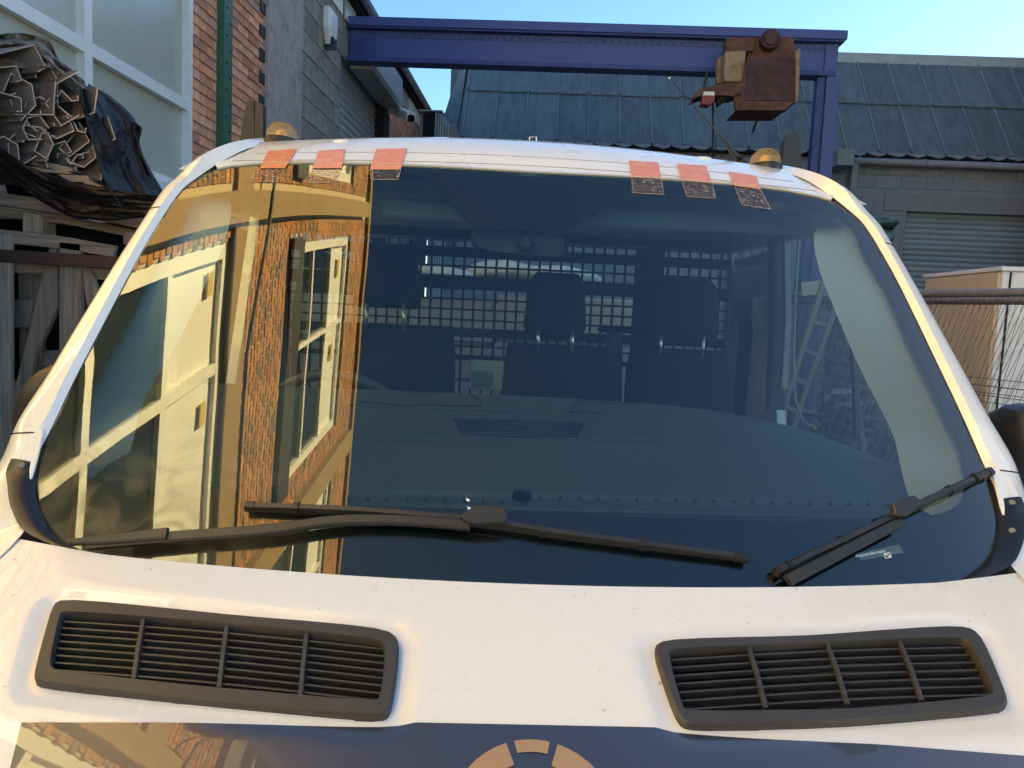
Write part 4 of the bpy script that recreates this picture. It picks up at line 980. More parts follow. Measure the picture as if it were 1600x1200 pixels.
# antenna
b = MB(); a0 = vy(1160, 250, 2.03); a1 = vy(1135, 223, 1.98); a2 = vy(1118, 204, 1.95); a3 = vy(1046, 122, 1.80)
b.tube([a0, vy(1146, 240, 2.01), a1, a2, a3], [.009, .008, .005, .0022, .0013], 8); an = tp(b, 'aerial', M_plas, smooth=True)
b = MB(); b.lathe(a0+Vector((0, 0, -.015)), [(.022, -.01), (.02, .008), (.012, .018), (0, .02)], 14); sub(b, 'aerial_base', M_plas, an, smooth=True)
b = MB(); b.lathe(a3, [(0, -.003), (.003, 0), (0, .003)], 8); sub(b, 'aerial_tip', M_steel, an, smooth=True)
# headboard posts behind the cab
for pts in ([(372, 232), (385, 161), (390, 157), (396, 158), (398, 232)], [(398, 232), (398, 158), (411, 163), (411, 232)], [(1222, 256), (1226, 220), (1231, 208), (1236, 206), (1247, 207), (1251, 213), (1253, 270), (1230, 270)]):
    b = MB(); b.prism([vy(x, y, 3.15) for x, y in pts], (0, .04, 0)); po_ = tp(b, 'headboard_post', M_plas)
# door mirrors
def mirror(pts, Y, lab):
    P0 = [vy(x, y, Y) for x, y in pts]; c_ = sum(P0, Vector())/len(P0); rows = []
    for s_, dy in ((.0, -.055), (.55, -.052), (.85, -.035), (.97, -.012), (1, .02), (.98, .07), (.8, .10), (0, .11)):
        rows.append([c_.lerp(p, s_)+Vector((0, dy, 0)) for p in P0])
    b = MB(); b.grid(rows, cu=True); o = tp(b, 'door_mirror', M_plas, smooth=40); o['label'] = lab; subsurf(o, 1)
    b = MB(); b.sweep([c_+Vector((0, .05, -.08)), Vector((.9 if c_.x > 0 else -.9, 1.75, c_.z-.12))], Vector((0, 0, 1)), .06, .05); sub(b, 'mirror_arm', M_plas, o)
    b = MB(); b.grid([[c_.lerp(p, .8)+Vector((0, .112, 0)) for p in P0[:len(P0)]], [c_+Vector((0, .112, 0))]*len(P0)], cu=True); sub(b, 'mirror_glass', M_steel, o)
mirror([(22, 690), (24, 640), (36, 598), (62, 574), (96, 560), (150, 556), (165, 640), (140, 760), (60, 800), (26, 780)], 1.72, 'left black door mirror')
mirror([(1571, 700), (1574, 665), (1588, 638), (1606, 630), (1670, 634), (1690, 700), (1690, 830), (1640, 860), (1590, 820), (1573, 760)], 1.68, 'right black door mirror')

# ---- cab shell
for sg in (1, -1):
    b = MB(); X = sg*.93
    def q(*pts): b.prism([(sg*x, y, z) for x, y, z in pts], (-sg*.03, 0, 0))
    q((.93, 1.30, .55), (.93, 2.45, .55), (.93, 2.45, 1.50), (.93, 1.52, 1.47), (.93, 1.33, 1.50))
    dr = tp(b, 'cab_door', M_white)
    b = MB(); b.grid([[Vector((sg*.905, 1.40, 1.50)), Vector((sg*.905, 2.42, 1.50))], [Vector((sg*.875, 1.75, 1.85)), Vector((sg*.875, 2.42, 1.85))], [Vector((sg*.835, 2.0, 2.12)), Vector((sg*.835, 2.42, 2.14))]])
    tp(b, 'side_window', M_side)
    b = MB(); b.prism([(sg*.92, 2.42, .55), (sg*.92, 2.98, .55), (sg*.92, 2.98, 1.5), (sg*.92, 2.42, 1.5)], (-sg*.03, 0, 0)); b.prism([(sg*.915, 2.42, 1.5), (sg*.915, 2.98, 1.5), (sg*.83, 2.98, 2.14), (sg*.83, 2.42, 2.14)], (-sg*.03, 0, 0)); tp(b, 'rear_quarter', M_white)
    b = MB(); b.box((sg*.74, .34, .45), (sg*.95, 1.30, HZ(.75, .4)-.30)); tp(b, 'wing_panel', M_white)
    b = MB(); b.prism([(sg*.94, 1.20, .5), (sg*.94, 1.45, .5), (sg*.94, 1.45, 1.42), (sg*.94, 1.20, 1.30)], (-sg*.03, 0, 0)); tp(b, 'scuttle_side', M_white)
    # interior pillar trim (pale)
    inn = [(1300, 350), (1272, 352), (1270, 378), (1279, 425), (1303, 480), (1335, 560), (1368, 625), (1394, 672), (1402, 700), (1410, 745), (1424, 800)]
    outr = [(.70, .262), (.745, .205), (.755, .15), (.768, .06), (.778, -.02), (.786, -.08), (.79, -.14), (.79, -.19), (.785, -.24), (.778, -.28), (.765, -.315)]
    rws = []
    for (a, z), ip in zip(outr, inn):
        A1 = SP(a, z, -.012); d_ = .10 if z > .1 else .13; B1 = vy(ip[0], ip[1], A1.y+d_); B0 = A1.lerp(B1, .45)+Vector((.003, -.0, .003)); B2 = B1+Vector((.06, .09, 0))
        rws.append([Vector((sg*v.x, v.y, v.z)) for v in (A1, B0, B1)])
    b = MB(); b.grid(rws); o = tp(b, 'pillar_trim', M_trim, smooth=True); subsurf(o, 1)
    if sg > 0:
        c_ = vy(1388, 660, 1.50)
        b = MB()
        for r_ in (.014, .020, .026): b.tube([c_+Vector((r_*.6*math.cos(a*.5236), -.03, r_*1.2*math.sin(a*.5236))) for a in range(13)], .0012, 4)
        sub(b, 'speaker_grille', M_trimg, o)
b = MB(); b.box((-.90, .9, .5), (.90, 2.98, .53)); tp(b, 'cab_floor', M_plas)
b = MB(); rr = [[Vector((x, y, z)) for x in (-.78, -.4, 0, .4, .78)] for y, z in ((1.74, 2.135), (1.85, 2.18), (2.1, 2.25), (2.5, 2.27), (2.95, 2.26))]; b.grid(rr); tp(b, 'headlining', M_trimg, smooth=True)
b = MB(); b.sweep([vy(600, 326, 1.95), vy(900, 340, 1.95), vy(1250, 352, 1.95)], Vector((0, -1, 0)), .05, .03); tp(b, 'header_shelf', M_trimg)
# rear bulkhead with aperture
BYK = 2.80
def K(x, y, Y=BYK): return vy(x, y, Y)
w0_, w1_ = K(545, 368), K(1128, 560); xw0, xw1, zw1, zw0 = -w1_.x, w1_.x, w0_.z+.0, K(800, 620).z
b = MB(); b.box((-.90, BYK, .5), (.90, BYK+.03, zw0)); b.box((-.90, BYK, zw1), (.90, BYK+.03, 2.27)); b.box((-.90, BYK, zw0), (xw0, BYK+.03, zw1)); b.box((xw1, BYK, zw0), (.90, BYK+.03, zw1)); tp(b, 'bulkhead', M_trimg)
# perforated guard: vertical and horizontal strips leaving square holes
gr = MB(); pit = (K(853, 415).x-K(836.3, 415).x); hole = pit*.78
YG = BYK-.02
xcols = []; x = xw0
while x < xw1: xcols.append(x); x += pit
for x in xcols:
    gr.box((x-(pit-hole)/2, YG, zw0), (x+(pit-hole)/2, YG+.004, zw1))
for (ya, yb_) in ((368, 381), (394.5, 411), (423, 426.5), (440.5, 460.5), (474, 477), (490, 493), (506, 509), (520, 534), (547, 550.5), (562, 570)):
    za, zb2 = K(900, ya, YG).z, K(900, yb_, YG).z; gr.box((xw0, YG-.004, zb2), (xw1, YG, za))
xa, xb = K(990, 450, YG).x, K(1035, 450, YG).x; gr.box((xa, YG-.008, zw0), (xb, YG-.0045, zw1)); 
tp(gr, 'mesh_guard', M_bulk)
# seats
def seat(cx, top, w_, hr, lab, Yh=2.42):
    # cx etc. in picture px : headrest box hr=(x0,y0,x1,y1), back top y, back half widths
    hx0, hy0, hx1, hy1 = hr
    a, c = vy(hx0, hy0, Yh), vy(hx1, hy1, Yh); mid = (a+c)/2; wd = c.x-a.x; ht = a.z-c.z
    rows = []
    for k in range(9):
        t = k/8; z_ = c.z+ht*t; wv = wd/2*(1-.22*t*t) * (1 if 0 < k < 8 else .86); dv = .055*(1 if 0 < k < 8 else .6)
        rows.append([Vector((mid.x+wv*(abs(math.cos(p_))**.6)*math.copysign(1, math.cos(p_)), Yh+.02+dv*(abs(math.sin(p_))**.6)*math.copysign(1, math.sin(p_)), z_)) for p_ in [2*math.pi*i/20+.001 for i in range(20)]])
    bk_l, bk_r = vy(w_[0], top+60, Yh), vy(w_[1], top+60, Yh); zt_b = vy(cx, top, Yh).z+.004; cxb = (bk_l.x+bk_r.x)/2; hw = (bk_r.x-bk_l.x)/2
    sb = MB(); rr = []
    for k in range(11):
        t = k/10; z_ = .95+(zt_b-.95)*t; wv = hw*(1-.0*t)*(1 if k < 9 else .985 if k < 10 else .93); dy = .08*(1 if k < 10 else .5)
        rr.append([Vector((cxb+wv*(abs(math.cos(p_))**.45)*math.copysign(1, math.cos(p_)), Yh-.10*(1-t)+.03+dy*(abs(math.sin(p_))**.6)*math.copysign(1, math.sin(p_)), z_)) for p_ in [2*math.pi*i/20+.001 for i in range(20)]])
    sb.grid(rr, cu=True); sb.poly(rr[-1]); sb.poly(rr[0]); st_ = tp(sb, 'seat', M_seat, smooth=50); st_['label'] = lab
    hb_ = MB(); hb_.grid(rows, cu=True); hb_.poly(rows[0]); hb_.poly(rows[-1]); sub(hb_, 'headrest', M_seat, st_, smooth=50)
    cu_ = MB(); cu_.box((cxb-hw, 1.90, .80), (cxb+hw, 2.36, .98), .04); sub(cu_, 'seat_cushion', M_seat, st_)
    for s_ in (-.27, .27):
        p_ = MB(); p_.tube([(mid.x+s_*wd, Yh-.02, zt_b-.02), (mid.x+s_*wd, Yh-.02, c.z+.02)], .0065, 8); sub(p_, 'headrest_post', M_steel, st_, smooth=True)
seat(605, 508, (525, 712), (552, 384, 657, 484), 'dark fabric seat behind the steering wheel')
seat(866, 541, (785, 952), (822, 424, 916, 526), 'dark fabric centre seat')
seat(1060, 548, (978, 1140), (1008, 431, 1124, 535), 'dark fabric seat next to the right door')
# seat belt and reels
b = MB(); b.sweep([vy(1160, 470, 2.55), vy(1166, 520, 2.54), vy(1158, 600, 2.53), vy(1150, 700, 2.50)], Vector((0, -1, 0)), .045, .003); sbt = tp(b, 'seat_belt', M_seat)
b = MB(); b.box(vy(1153, 468, 2.52), vy(1168, 500, 2.56), .005); sub(b, 'belt_anchor', M_plas, sbt)
b = MB(); b.sweep([vy(960, 520, 2.6), vy(958, 640, 2.55)], Vector((0, -1, 0)), .055, .02); tp(b, 'centre_belt_tower', M_dash)
b = MB(); b.box(vy(938, 508, 2.62), vy(985, 521, 2.68), .006); tp(b, 'belt_guide', M_seat)
# B pillar trims
b = MB(); b.sweep([vy(1214, 370, 2.36), vy(1216, 500, 2.36), vy(1210, 640, 2.34)], Vector((0, -1, 0)), .06, .02); tp(b, 'door_seal', M_plas)
b = MB(); b.sweep([vy(1226, 370, 2.30), vy(1228, 500, 2.30), vy(1222, 608, 2.28)], Vector((0, -1, 0)), .022, .02); tp(b, 'pale_seal_strip', M_pipe)
b = MB(); b.tube([vy(1248, 370, 2.2), vy(1243, 450, 2.2), vy(1240, 560, 2.15), vy(1243, 625, 2.1), vy(1254, 658, 2.05), vy(1275, 670, 2.0)], .0035, 6); tp(b, 'window_seal', M_pipe)
b = MB(); b.sweep([vy(1330, 520, 1.9), vy(1336, 600, 1.9), vy(1338, 680, 1.88)], Vector((0, -1, 0)), .018, .012); tp(b, 'quarter_bar', M_plas)
# bin plate behind seats
b = MB(); a, c = vy(735, 562, 2.74), vy(786, 610, 2.74); b.box((a.x, 2.74, c.z), (c.x, 2.76, a.z), .003); bp_ = tp(b, 'stowage_flap', M_trim)
b = MB(); a, c = vy(737, 580, 2.73), vy(770, 604, 2.73); b.box((a.x, 2.735, c.z), (c.x, 2.739, a.z), .003); sub(b, 'flap_handle', M_trimg, bp_)
# rear view mirror
mp_ = [(742, 352), (812, 357), (880, 367), (889, 376), (888, 398), (880, 404), (812, 400), (745, 390), (736, 382), (736, 358)]
P0 = [vy(x, y, 1.62) for x, y in mp_]; c_ = sum(P0, Vector())/len(P0)
b = MB(); b.grid([[c_]*10, [c_.lerp(p, .9)+Vector((0, -.004, 0)) for p in P0], [p+Vector((0, .004, 0)) for p in P0], [c_.lerp(p, .93)+Vector((0, .03, 0)) for p in P0], [c_+Vector((0, .032, 0))]*10], cu=True)
rm = tp(b, 'rear_view_mirror', mat('mirror_shell', (.03, .03, .03), .5), smooth=30)
b = MB(); a = vy(822, 380, 1.60); b.lathe(a, [(.018, .0), (.016, -.012), (.01, -.018), (0, -.018)], 16, 'Y'); sub(b, 'mirror_mount', M_plas, rm, smooth=30)
# dashboard: loft rows from the glass base to the ridge and down
d_rows = []
dpx = [       [(450, 760), (650, 775), (850, 785), (1000, 790), (1200, 796), (1400, 800), (1500, 800)],
       [(450, 735), (650, 752), (850, 765), (1000, 772), (1200, 776), (1350, 778), (1455, 782)],
       [(440, 690), (650, 696), (850, 700), (1000, 705), (1150, 708), (1300, 715), (1405, 730)],
       [(440, 655), (650, 658), (850, 662), (1000, 668), (1120, 675), (1240, 688), (1345, 705)],
       [(450, 620), (650, 622), (780, 630), (950, 636), (1080, 648), (1200, 664), (1300, 688)],
       [(460, 604), (640, 611), (780, 617), (950, 626), (1080, 637), (1190, 655), (1285, 680)]]
dY = [1.27, 1.31, 1.42, 1.53, 1.64, 1.68]
for r_, Y in zip(dpx, dY):
    d_rows.append(cubic([tuple(vy(x, y, Y + .10*max(0, (x-900)/600)**2*(Y > 1.2))) for x, y in r_], 5))
d_rows.insert(0, [p+Vector((0, .0, -.15)) for p in d_rows[0]]); d_rows.append([p+Vector((0, .05, -.05)) for p in d_rows[-1]]); d_rows.append([p+Vector((0, .04, -.45)) for p in d_rows[-1]])
L0 = []
for r_ in d_rows:     # extend to the left door
    p = r_[0]; L0.append([Vector((-.84, p.y+.03, p.z-.01)), Vector((-.65, p.y+.01, p.z))] + r_)
b = MB(); b.grid(L0); tp(b, 'dashboard', M_dash, smooth=60)
dv = L0
DB = BVHTree.FromPolygons([tuple(p) for r_ in dv for p in r_], [(j*len(dv[0])+i, j*len(dv[0])+i+1, (j+1)*len(dv[0])+i+1, (j+1)*len(dv[0])+i) for j in range(len(dv)-1) for i in range(len(dv[0])-1)])
def D(x, y, d=.002):
    h, n_ = cast(DB, x, y)
    while h is None: y -= 3; h, n_ = cast(DB, x, y)
    if n_.z < 0: n_ = -n_
    return h+n_*d
b = MB(); b.tube([D(708, 656), D(810, 658), D(912, 663), D(900, 683), D(810, 683), D(722, 678), D(708, 656)], .003, 6); dvn = tp(b, 'demister_vent', M_plas)
b = MB()
for k in range(7):
    t = (k+.5)/7; b.tube([D(712+10*t, 657+21*t, .001), D(908-8*t, 664+18*t, .001)], .0013, 4)
sub(b, 'vent_louvre', M_gloss, dvn)
b = MB(); b.grid([[D(540+60*k, 790+1.4*k, .004) for k in range(16)], [D(540+60*k, 768+1.4*k, .006) for k in range(16)]]); tp(b, 'screen_vent_strip', M_dash, smooth=True)
for k in range(30):
    b = MB(); x = 545+k*30; c_ = D(x, 778+ (x-545)*.02, .0075); b.prism([c_+Vector((-.004, 0, -.002)), c_+Vector((.004, 0, -.002)), c_+Vector((0, 0, .005))], (0, .004, 0)); tp(b, 'vent_notch', M_plas)
for (x, y) in ((815, 778),):
    c_ = D(x, y); b = MB(); b.lathe(c_, [(.017, -.004), (.016, .008), (.010, .011), (0, .011)], 18); tp(b, 'sun_sensor', M_gloss, smooth=30)
for (x0, x1) in ((600, 660), (940, 1010)):
    b = MB(); b.prism([D(x0, 648), D(x1, 652), D(x1+20, 690), D(x0-18, 690)], (0, 0, .008)); tp(b, 'dash_pod', M_dash)
b = MB(); b.tube([D(740, 618), D(752, 636), D(620, 634), D(560, 628)], .0015, 4); b.tube([D(905, 626), D(890, 645), D(1000, 650)], .0015, 4); tp(b, 'dash_seam', M_plas)
b = MB(); b.tube([D(545, 634), D(700, 640), D(900, 649), D(1010, 655)], .0018, 4); tp(b, 'dash_crease', M_dash)
# steering wheel
b = MB(); c_ = vy(528, 684, 2.0); tlt = Matrix.Rotation(R(-62), 3, 'X')
b.tube([c_+tlt @ Vector((.20*math.cos(a*math.pi/16), .20*math.sin(a*math.pi/16), 0)) for a in range(33)], .014, 8, cap=False)
swl = tp(b, 'steering_wheel', mat('wheel_rim', (.09, .095, .10), .45), smooth=True)
b = MB(); b.tube([c_+tlt @ Vector((-.18, 0, 0)), c_+tlt @ Vector((0, 0, -.03)), c_+tlt @ Vector((.18, 0, 0))], .02, 8); b.lathe(c_, [(.06, -.03), (.06, .01), (.0, .02)], 16, 'Y'); sub(b, 'hub', M_plas, swl)
# ---- rest of the truck (outside the picture)
b = MB(); rr = []
for X in [(-.78+1.56*i/24) for i in range(25)]:
    y0 = .30+.06*(X/.8)**2; rr.append([Vector((X, .30, HZ(X, .30))), Vector((X, y0-.03, HZ(X, .3)-.05)), Vector((X, y0-.03, .95)), Vector((X, y0-.02, .75))])
b.grid(rr); tp(b, 'front_panel', M_white, smooth=50)
b = MB(); b.box((-.93, .22, .32), (.93, .40, .74), .04); bmp = tp(b, 'bumper', M_plas)
b = MB()
for k in range(6): b.box((-.45, .245, .80+k*.045), (.45, .262, .82+k*.045))
tp(b, 'front_grille', M_plas)
for sg in (1, -1):
    b = MB(); b.prism([(sg*.55, .24, .80), (sg*.90, .26, .82), (sg*.92, .27, 1.08), (sg*.56, .24, 1.0)], (0, .03, 0)); hl = tp(b, 'headlight', M_lamp)
    b = MB(); b.lathe((sg*.74, .26, .92), [(.08, .02), (.07, .05), (.03, .08), (0, .08)], 18, 'Y'); sub(b, 'reflector', M_steel, hl, smooth=True)
for (sx, yy) in ((1, .80), (-1, .80), (1, 4.2), (-1, 4.2)):
    b = MB(); b.lathe((sx*.86, yy, .36), [(.20, -.11), (.33, -.11), (.36, -.08), (.36, .08), (.33, .11), (.20, .11)], 28, 'X'); wh = tp(b, 'wheel', M_rub, smooth=40)
    b = MB(); b.lathe((sx*.86, yy, .36), [(.0, .06*sx), (.08, .07*sx), (.18, .05*sx), (.2, .10*sx)], 20, 'X'); sub(b, 'rim', M_steel, wh, smooth=40)
b = MB(); b.box((-1.02, 3.1, .82), (1.02, 5.6, .92)); tp(b, 'load_bed', M_bed)
b = MB(); b.box((-1.02, 3.1, .92), (-.99, 5.6, 1.32)); b.box((.99, 3.1, .92), (1.02, 5.6, 1.32)); b.box((-1.02, 5.57, .92), (1.02, 5.6, 1.32)); tp(b, 'drop_side', M_bed)
b = MB()
for z_ in (1.30, 1.95, 2.2): b.box((-.9, 3.1, z_), (.9, 3.13, z_+.045))
tp(b, 'headboard_rail', M_bed)
b = MB(); b.box((-.4, .9, .35), (-.3, 5.5, .5)); b.box((.3, .9, .35), (.4, 5.5, .5)); tp(b, 'chassis_rail', M_plas)
# sacks on the bed
Y0 = 3.7
for (xa, xb2, yt, lab) in ((450, 770, 446, 'brown packing case standing on the truck bed behind the left seat'), (775, 1000, 452, 'dull packing case standing on the truck bed behind the middle seat')):
    a = VR @ (vy(xa, yt, Y0)+Vector((VC, 0, 0))); c = VR @ (vy(xb2, yt, Y0)+Vector((VC, 0, 0))); e = empty('packing_case', ((a.x+c.x)/2, Y0+.4, .93), lab, 'packing case')
    b = MB(); b.box((a.x, Y0+.12, .93), (c.x, Y0+.75, a.z-.02), .01); part(b, 'case_body', M_bed, e)
    for k in range(5):
        zz_ = .95+k*(a.z-1.0)/5; b = MB(); b.box((a.x-.005, Y0+.10, zz_), (c.x+.005, Y0+.118, zz_+(a.z-1.0)/5-.02), .003); part(b, 'slat', M_bed, e)
for (xa, xb2, yt, yb3, lab) in ((560, 760, 412, 440, 'pale bulging sack on the truck bed behind the left seat'), (720, 945, 405, 442, 'pale bulging sack on the truck bed behind the middle seat'), (860, 1000, 455, 540, 'creased pale sack low on the truck bed behind the middle seats'))[:2]:
    a = VR @ (vy(xa, yt, Y0)+Vector((VC, 0, 0))); c = VR @ (vy(xb2, yb3, Y0)+Vector((VC, 0, 0)))
    mid = (a+c)/2; b = MB(); rows = []
    ztop = a.z; zbt = c.z-.02; 
    for j in range(13):
        ph = j/12*math.pi; rr = []
        for i in range(24):
            th_ = 2*math.pi*i/24; r1 = math.sin(ph)**.55
            p = Vector((mid.x+abs(c.x-a.x)/2*r1*math.cos(th_), mid.y+.35+.35*r1*math.sin(th_), (ztop+zbt)/2+(ztop-zbt)/2*math.cos(ph)))
            p += Vector((noise.noise(p*4), noise.noise(p*4+Vector((9, 0, 0))), noise.noise(p*4+Vector((0, 9, 0)))))*.06; rr.append(p)
        rows.append(rr)
    b.grid(rows, cu=True); o = b.build('sack', M_sack, smooth=True); tag(o, lab, 'sack', 'sacks on the truck bed')

# ------------------------------------------------------------------ LEFT STACK
PY = 3.05
def Q(x, y, Y=PY): return ony(x, y, Y)
cr_ = empty('timber_crate', (-1.9, 3.6, 0), 'weathered grey timber crate with diagonal braces holding the steel bundle, left of the truck', 'crate')
def plank(pts, Y, th, name='plank', m=None, root=cr_):
    b = MB(); b.prism([Q(x, y, Y) for x, y in pts], (0, th, 0)); o = part(b, name, m or M_wood, root); md = o.modifiers.new('b', 'BEVEL'); md.width = .003; return o
plank([(-60, 292), (120, 318), (245, 347), (245, 362), (120, 338), (-60, 312)], 3.00, .10, m=M_woodh)
plank([(-60, 318), (100, 336), (245, 366), (245, 378), (100, 350), (-60, 330)], 3.04, .10, m=M_woodh)
plank([(-60, 352), (90, 368), (180, 384), (176, 402), (90, 388), (-60, 372)], 2.98, .025, m=M_woodh)
plank([(-60, 385), (240, 405), (236, 424), (-60, 406)], 2.955, .012, 'steel_strap', M_rstrap)
plank([(-60, 408), (140, 416), (185, 422), (180, 436), (140, 430), (-60, 424)], 3.02, .03, m=M_woodh)
plank([(35, 330), (66, 336), (66, 366), (35, 362)], 3.02, .09, 'block')
plank([(192, 360), (216, 364), (214, 384), (192, 382)], 3.02, .09, 'block')
plank([(-50, 366), (15, 366), (15, 760), (-50, 760)], 2.965, .03)
plank([(78, 381), (90, 377), (90, 480), (52, 560), (28, 700), (4, 760), (14, 640)], 3.00, .03)
plank([(66, 420), (76, 410), (22, 640), (12, 700), (4, 700)], 3.03, .03)
plank([(92, 377), (126, 381), (126, 700), (92, 700)], 2.98, .026)
plank([(127, 416), (141, 418), (160, 480), (150, 520), (134, 470)], 3.0, .026)
plank([(15, 468), (50, 468), (44, 512), (15, 512)], 3.10, .08, 'block')
plank([(70, 548), (160, 548), (130, 572), (64, 572)], 3.08, .08, 'block')
plank([(-50, 600), (90, 590), (90, 640), (-50, 650)], 3.12, .08)
plank([(146, 405), (190, 408), (184, 440), (150, 436)], 3.03, .04, 'block')
for i in range(3): plank([(-60, 700+i*55), (100, 695+i*55), (90, 730+i*55), (-60, 740+i*55)], 3.06, .05, m=M_woodh)
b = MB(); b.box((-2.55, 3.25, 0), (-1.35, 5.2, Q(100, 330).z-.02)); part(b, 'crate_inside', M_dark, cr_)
for i in range(4): b = MB(); b.box((-2.3+.2*i, 3.20, .1), (-2.2+.2*i, 3.24, 2.0), .004); part(b, 'rear_slat', M_wood, cr_)
# pale timber lath pieces under bundle
for pts, lab in (([(0, 241), (40, 246), (112, 262), (113, 268), (60, 262), (0, 250)], 'pale split timber lath lying under the steel sections, upper one'), ([(24, 252), (108, 268), (112, 272), (60, 268), (22, 256)], 'pale thin timber lath lying just below the upper lath'),
                 ([(134, 279), (168, 296), (160, 297), (130, 286)], 'short pale timber splinter at the right end of the steel sections'), ([(90, 272), (138, 275), (140, 284), (110, 284)], 'grey brown timber offcut below the pale laths')):
    b = MB(); b.prism([Q(x, y, 2.86) for x, y in pts], (0, .4, 0)); tag(b.build('timber_lath', M_palew if 'pale' in lab else M_woodh), lab, 'timber lath', 'loose laths under the steel sections')
# steel sections
SEC = [(-.5, .35), (-.5, .5), (-.28, .5), (0, .12), (.28, .5), (.5, .5), (.5, .35)]         # sigma
SEC2 = [(-.45, -.05), (-.5, .45), (.1, .5), (.45, .1), (.3, -.45)]
SEC3 = [(-.5, -.3), (-.5, .4), (.35, .5), (.5, .1), (.35, .05)]
SEC4 = [(-.3, -.4), (-.5, .1), (-.2, .45), (.25, .4), (.5, 0), (.2, -.5)]
secs = [(30, 120, 74, SEC3, 8, 0), (72, 122, 30, SEC2, -6, .03), (95, 135, 40, SEC, 190, 0), (30, 155, 50, SEC2, -30, -.02), (10, 170, 40, SEC3, -20, -.04), (120, 150, 60, SEC4, 150, 0), (62, 178, 46, SEC4, 30, 0), (20, 200, 44, SEC3, 5, 0), (55, 200, 34, SEC4, 70, -.01), (85, 190, 42, SEC2, 200, 0), (112, 175, 44, SEC, 170, .01),
        (60, 225, 44, SEC2, -10, .0), (35, 230, 44, SEC4, 100, .01), (75, 228, 30, SEC3, 60, 0), (10, 238, 40, SEC2, 20, 0), (110, 215, 40, SEC3, 210, .03), (92, 245, 36, SEC3, 12, .02), (125, 235, 44, SEC4, 170, .04), (140, 262, 40, SEC2, 10, .05), (110, 262, 34, SEC, 0, .04), (150, 205, 42, SEC3, 200, .06), (8, 130, 44, SEC3, 0, -.03), (100, 165, 40, SEC3, 120, -.01), (50, 145, 60, SEC3, 175, -.02), (130, 195, 34, SEC4, 20, .05), (165, 262, 36, SEC3, 30, .08)]
SECO = []
for i, (cx, cy, sz, sc, rot, dy) in enumerate(secs):
    Y = 2.82+dy; c_ = Q(cx, cy, Y); s_ = sz*1.15/FPX*Y*1.05; a = R(rot); pts = [(s_*(u*math.cos(a)-v*math.sin(a)), s_*(u*math.sin(a)+v*math.cos(a))) for u, v in sc]
    b = MB(); t = .0024
    # thickened open polyline
    L1, L2 = [], []
    for k, p in enumerate(pts):
        p = Vector(p); d1 = (Vector(pts[min(k+1, len(pts)-1)])-Vector(pts[max(k-1, 0)])).normalized(); n_ = Vector((-d1.y, d1.x))*t; L1.append(p+n_); L2.append(p-n_)
    loop = L1+L2[::-1]; dirv = Vector((-.78, .30+.08*random.random(), .01)); fr_ = [c_+Vector((p.x, 0, p.y)) for p in loop]; n = len(loop); bk_ = [p+dirv for p in fr_]
    b.add(fr_+bk_, [(k, (k+1) % n, n+(k+1) % n, n+k) for k in range(n)])
    b.cur = 1; m_ = len(pts); b.add(fr_, [(k, k+1, n-2-k, n-1-k) for k in range(m_-1)])
    o = b.build('steel_section', [M_galv, M_cut], recalc=False); SECO.append((cy, cx, o))
SECO.sort(key=lambda t: t[0])
_ord = ['leftmost', 'second', 'third', 'fourth', 'fifth', 'sixth', 'seventh']
for li, (nm, a0, a1) in enumerate((('top', 0, 136), ('upper', 136, 186), ('middle', 186, 216), ('lower', 216, 236), ('bottom', 236, 400))):
    for k, (_, _, o) in enumerate(sorted([t for t in SECO if a0 <= t[0] < a1], key=lambda t: t[1])):
        tag(o, ('leftmost' if k == 0 else _ord[k]+' from left') + ' folded steel section in the %s layer of the bundle' % nm, 'steel section', 'folded steel sections in the bundle')
def drape(name, left, right, Y0, Y1, m, label, nu=26, nv=60, amp=.02, fs=(3, 22), seed=0):
    Lc = cubic([(x, y, 0) for x, y in left], 12); Rc = cubic([(x, y, 0) for x, y in right], 12); n = min(len(Lc), len(Rc)); rows = []
    for j in range(n):
        r_ = []
        for i in range(nu+1):
            u = i/nu; x = Lc[j].x+(Rc[j].x-Lc[j].x)*u; y = Lc[j].y+(Rc[j].y-Lc[j].y)*u
            f = noise.noise(Vector((u*fs[1]/3, j/n*fs[0], seed)))+.5*noise.noise(Vector((u*fs[1], j/n*fs[0]*2, seed+5)))+.25*noise.noise(Vector((u*fs[1]*2, j/n*fs[0]*5, seed+9)))
            Y = Y0+(Y1-Y0)*u+amp*f*2; e = 4*noise.noise(Vector((u*6, j/n*6, seed+3))); r_.append(Q(x+e*.6, y+e, Y))
        rows.append(r_)
    b = MB(); b.grid(rows); o = b.build(name, m, smooth=True, recalc=False); s = o.modifiers.new('s', 'SOLIDIFY'); s.thickness = .002
    tag(o, label, 'plastic sheet'); return o
drape('plastic_sheet', [(126, 138), (128, 165), (142, 215), (160, 275), (190, 325)], [(140, 133), (177, 154), (213, 192), (222, 240), (262, 312)], 2.80, 3.05, M_bag, 'black polythene sheet hanging down the right side of the steel bundle', nu=34, amp=.016, fs=(3, 7), seed=2)
drape('plastic_sheet', [(190, 186), (196, 196), (206, 230), (222, 268)], [(206, 190), (222, 200), (218, 226), (240, 282)], 2.80, 2.84, M_bag, 'crumpled loose edge of black polythene over the bundle shoulder', nu=14, amp=.02, fs=(2, 12), seed=5)
drape('plastic_sheet', [(-40, 216), (0, 232), (50, 262), (110, 282), (180, 296), (258, 306)], [(-40, 236), (0, 262), (50, 306), (110, 338), (160, 345), (236, 340)], 2.80, 2.86, M_bag, 'black polythene sheet sagging across the front below the steel sections', nu=30, amp=.012, fs=(5, 9), seed=11)
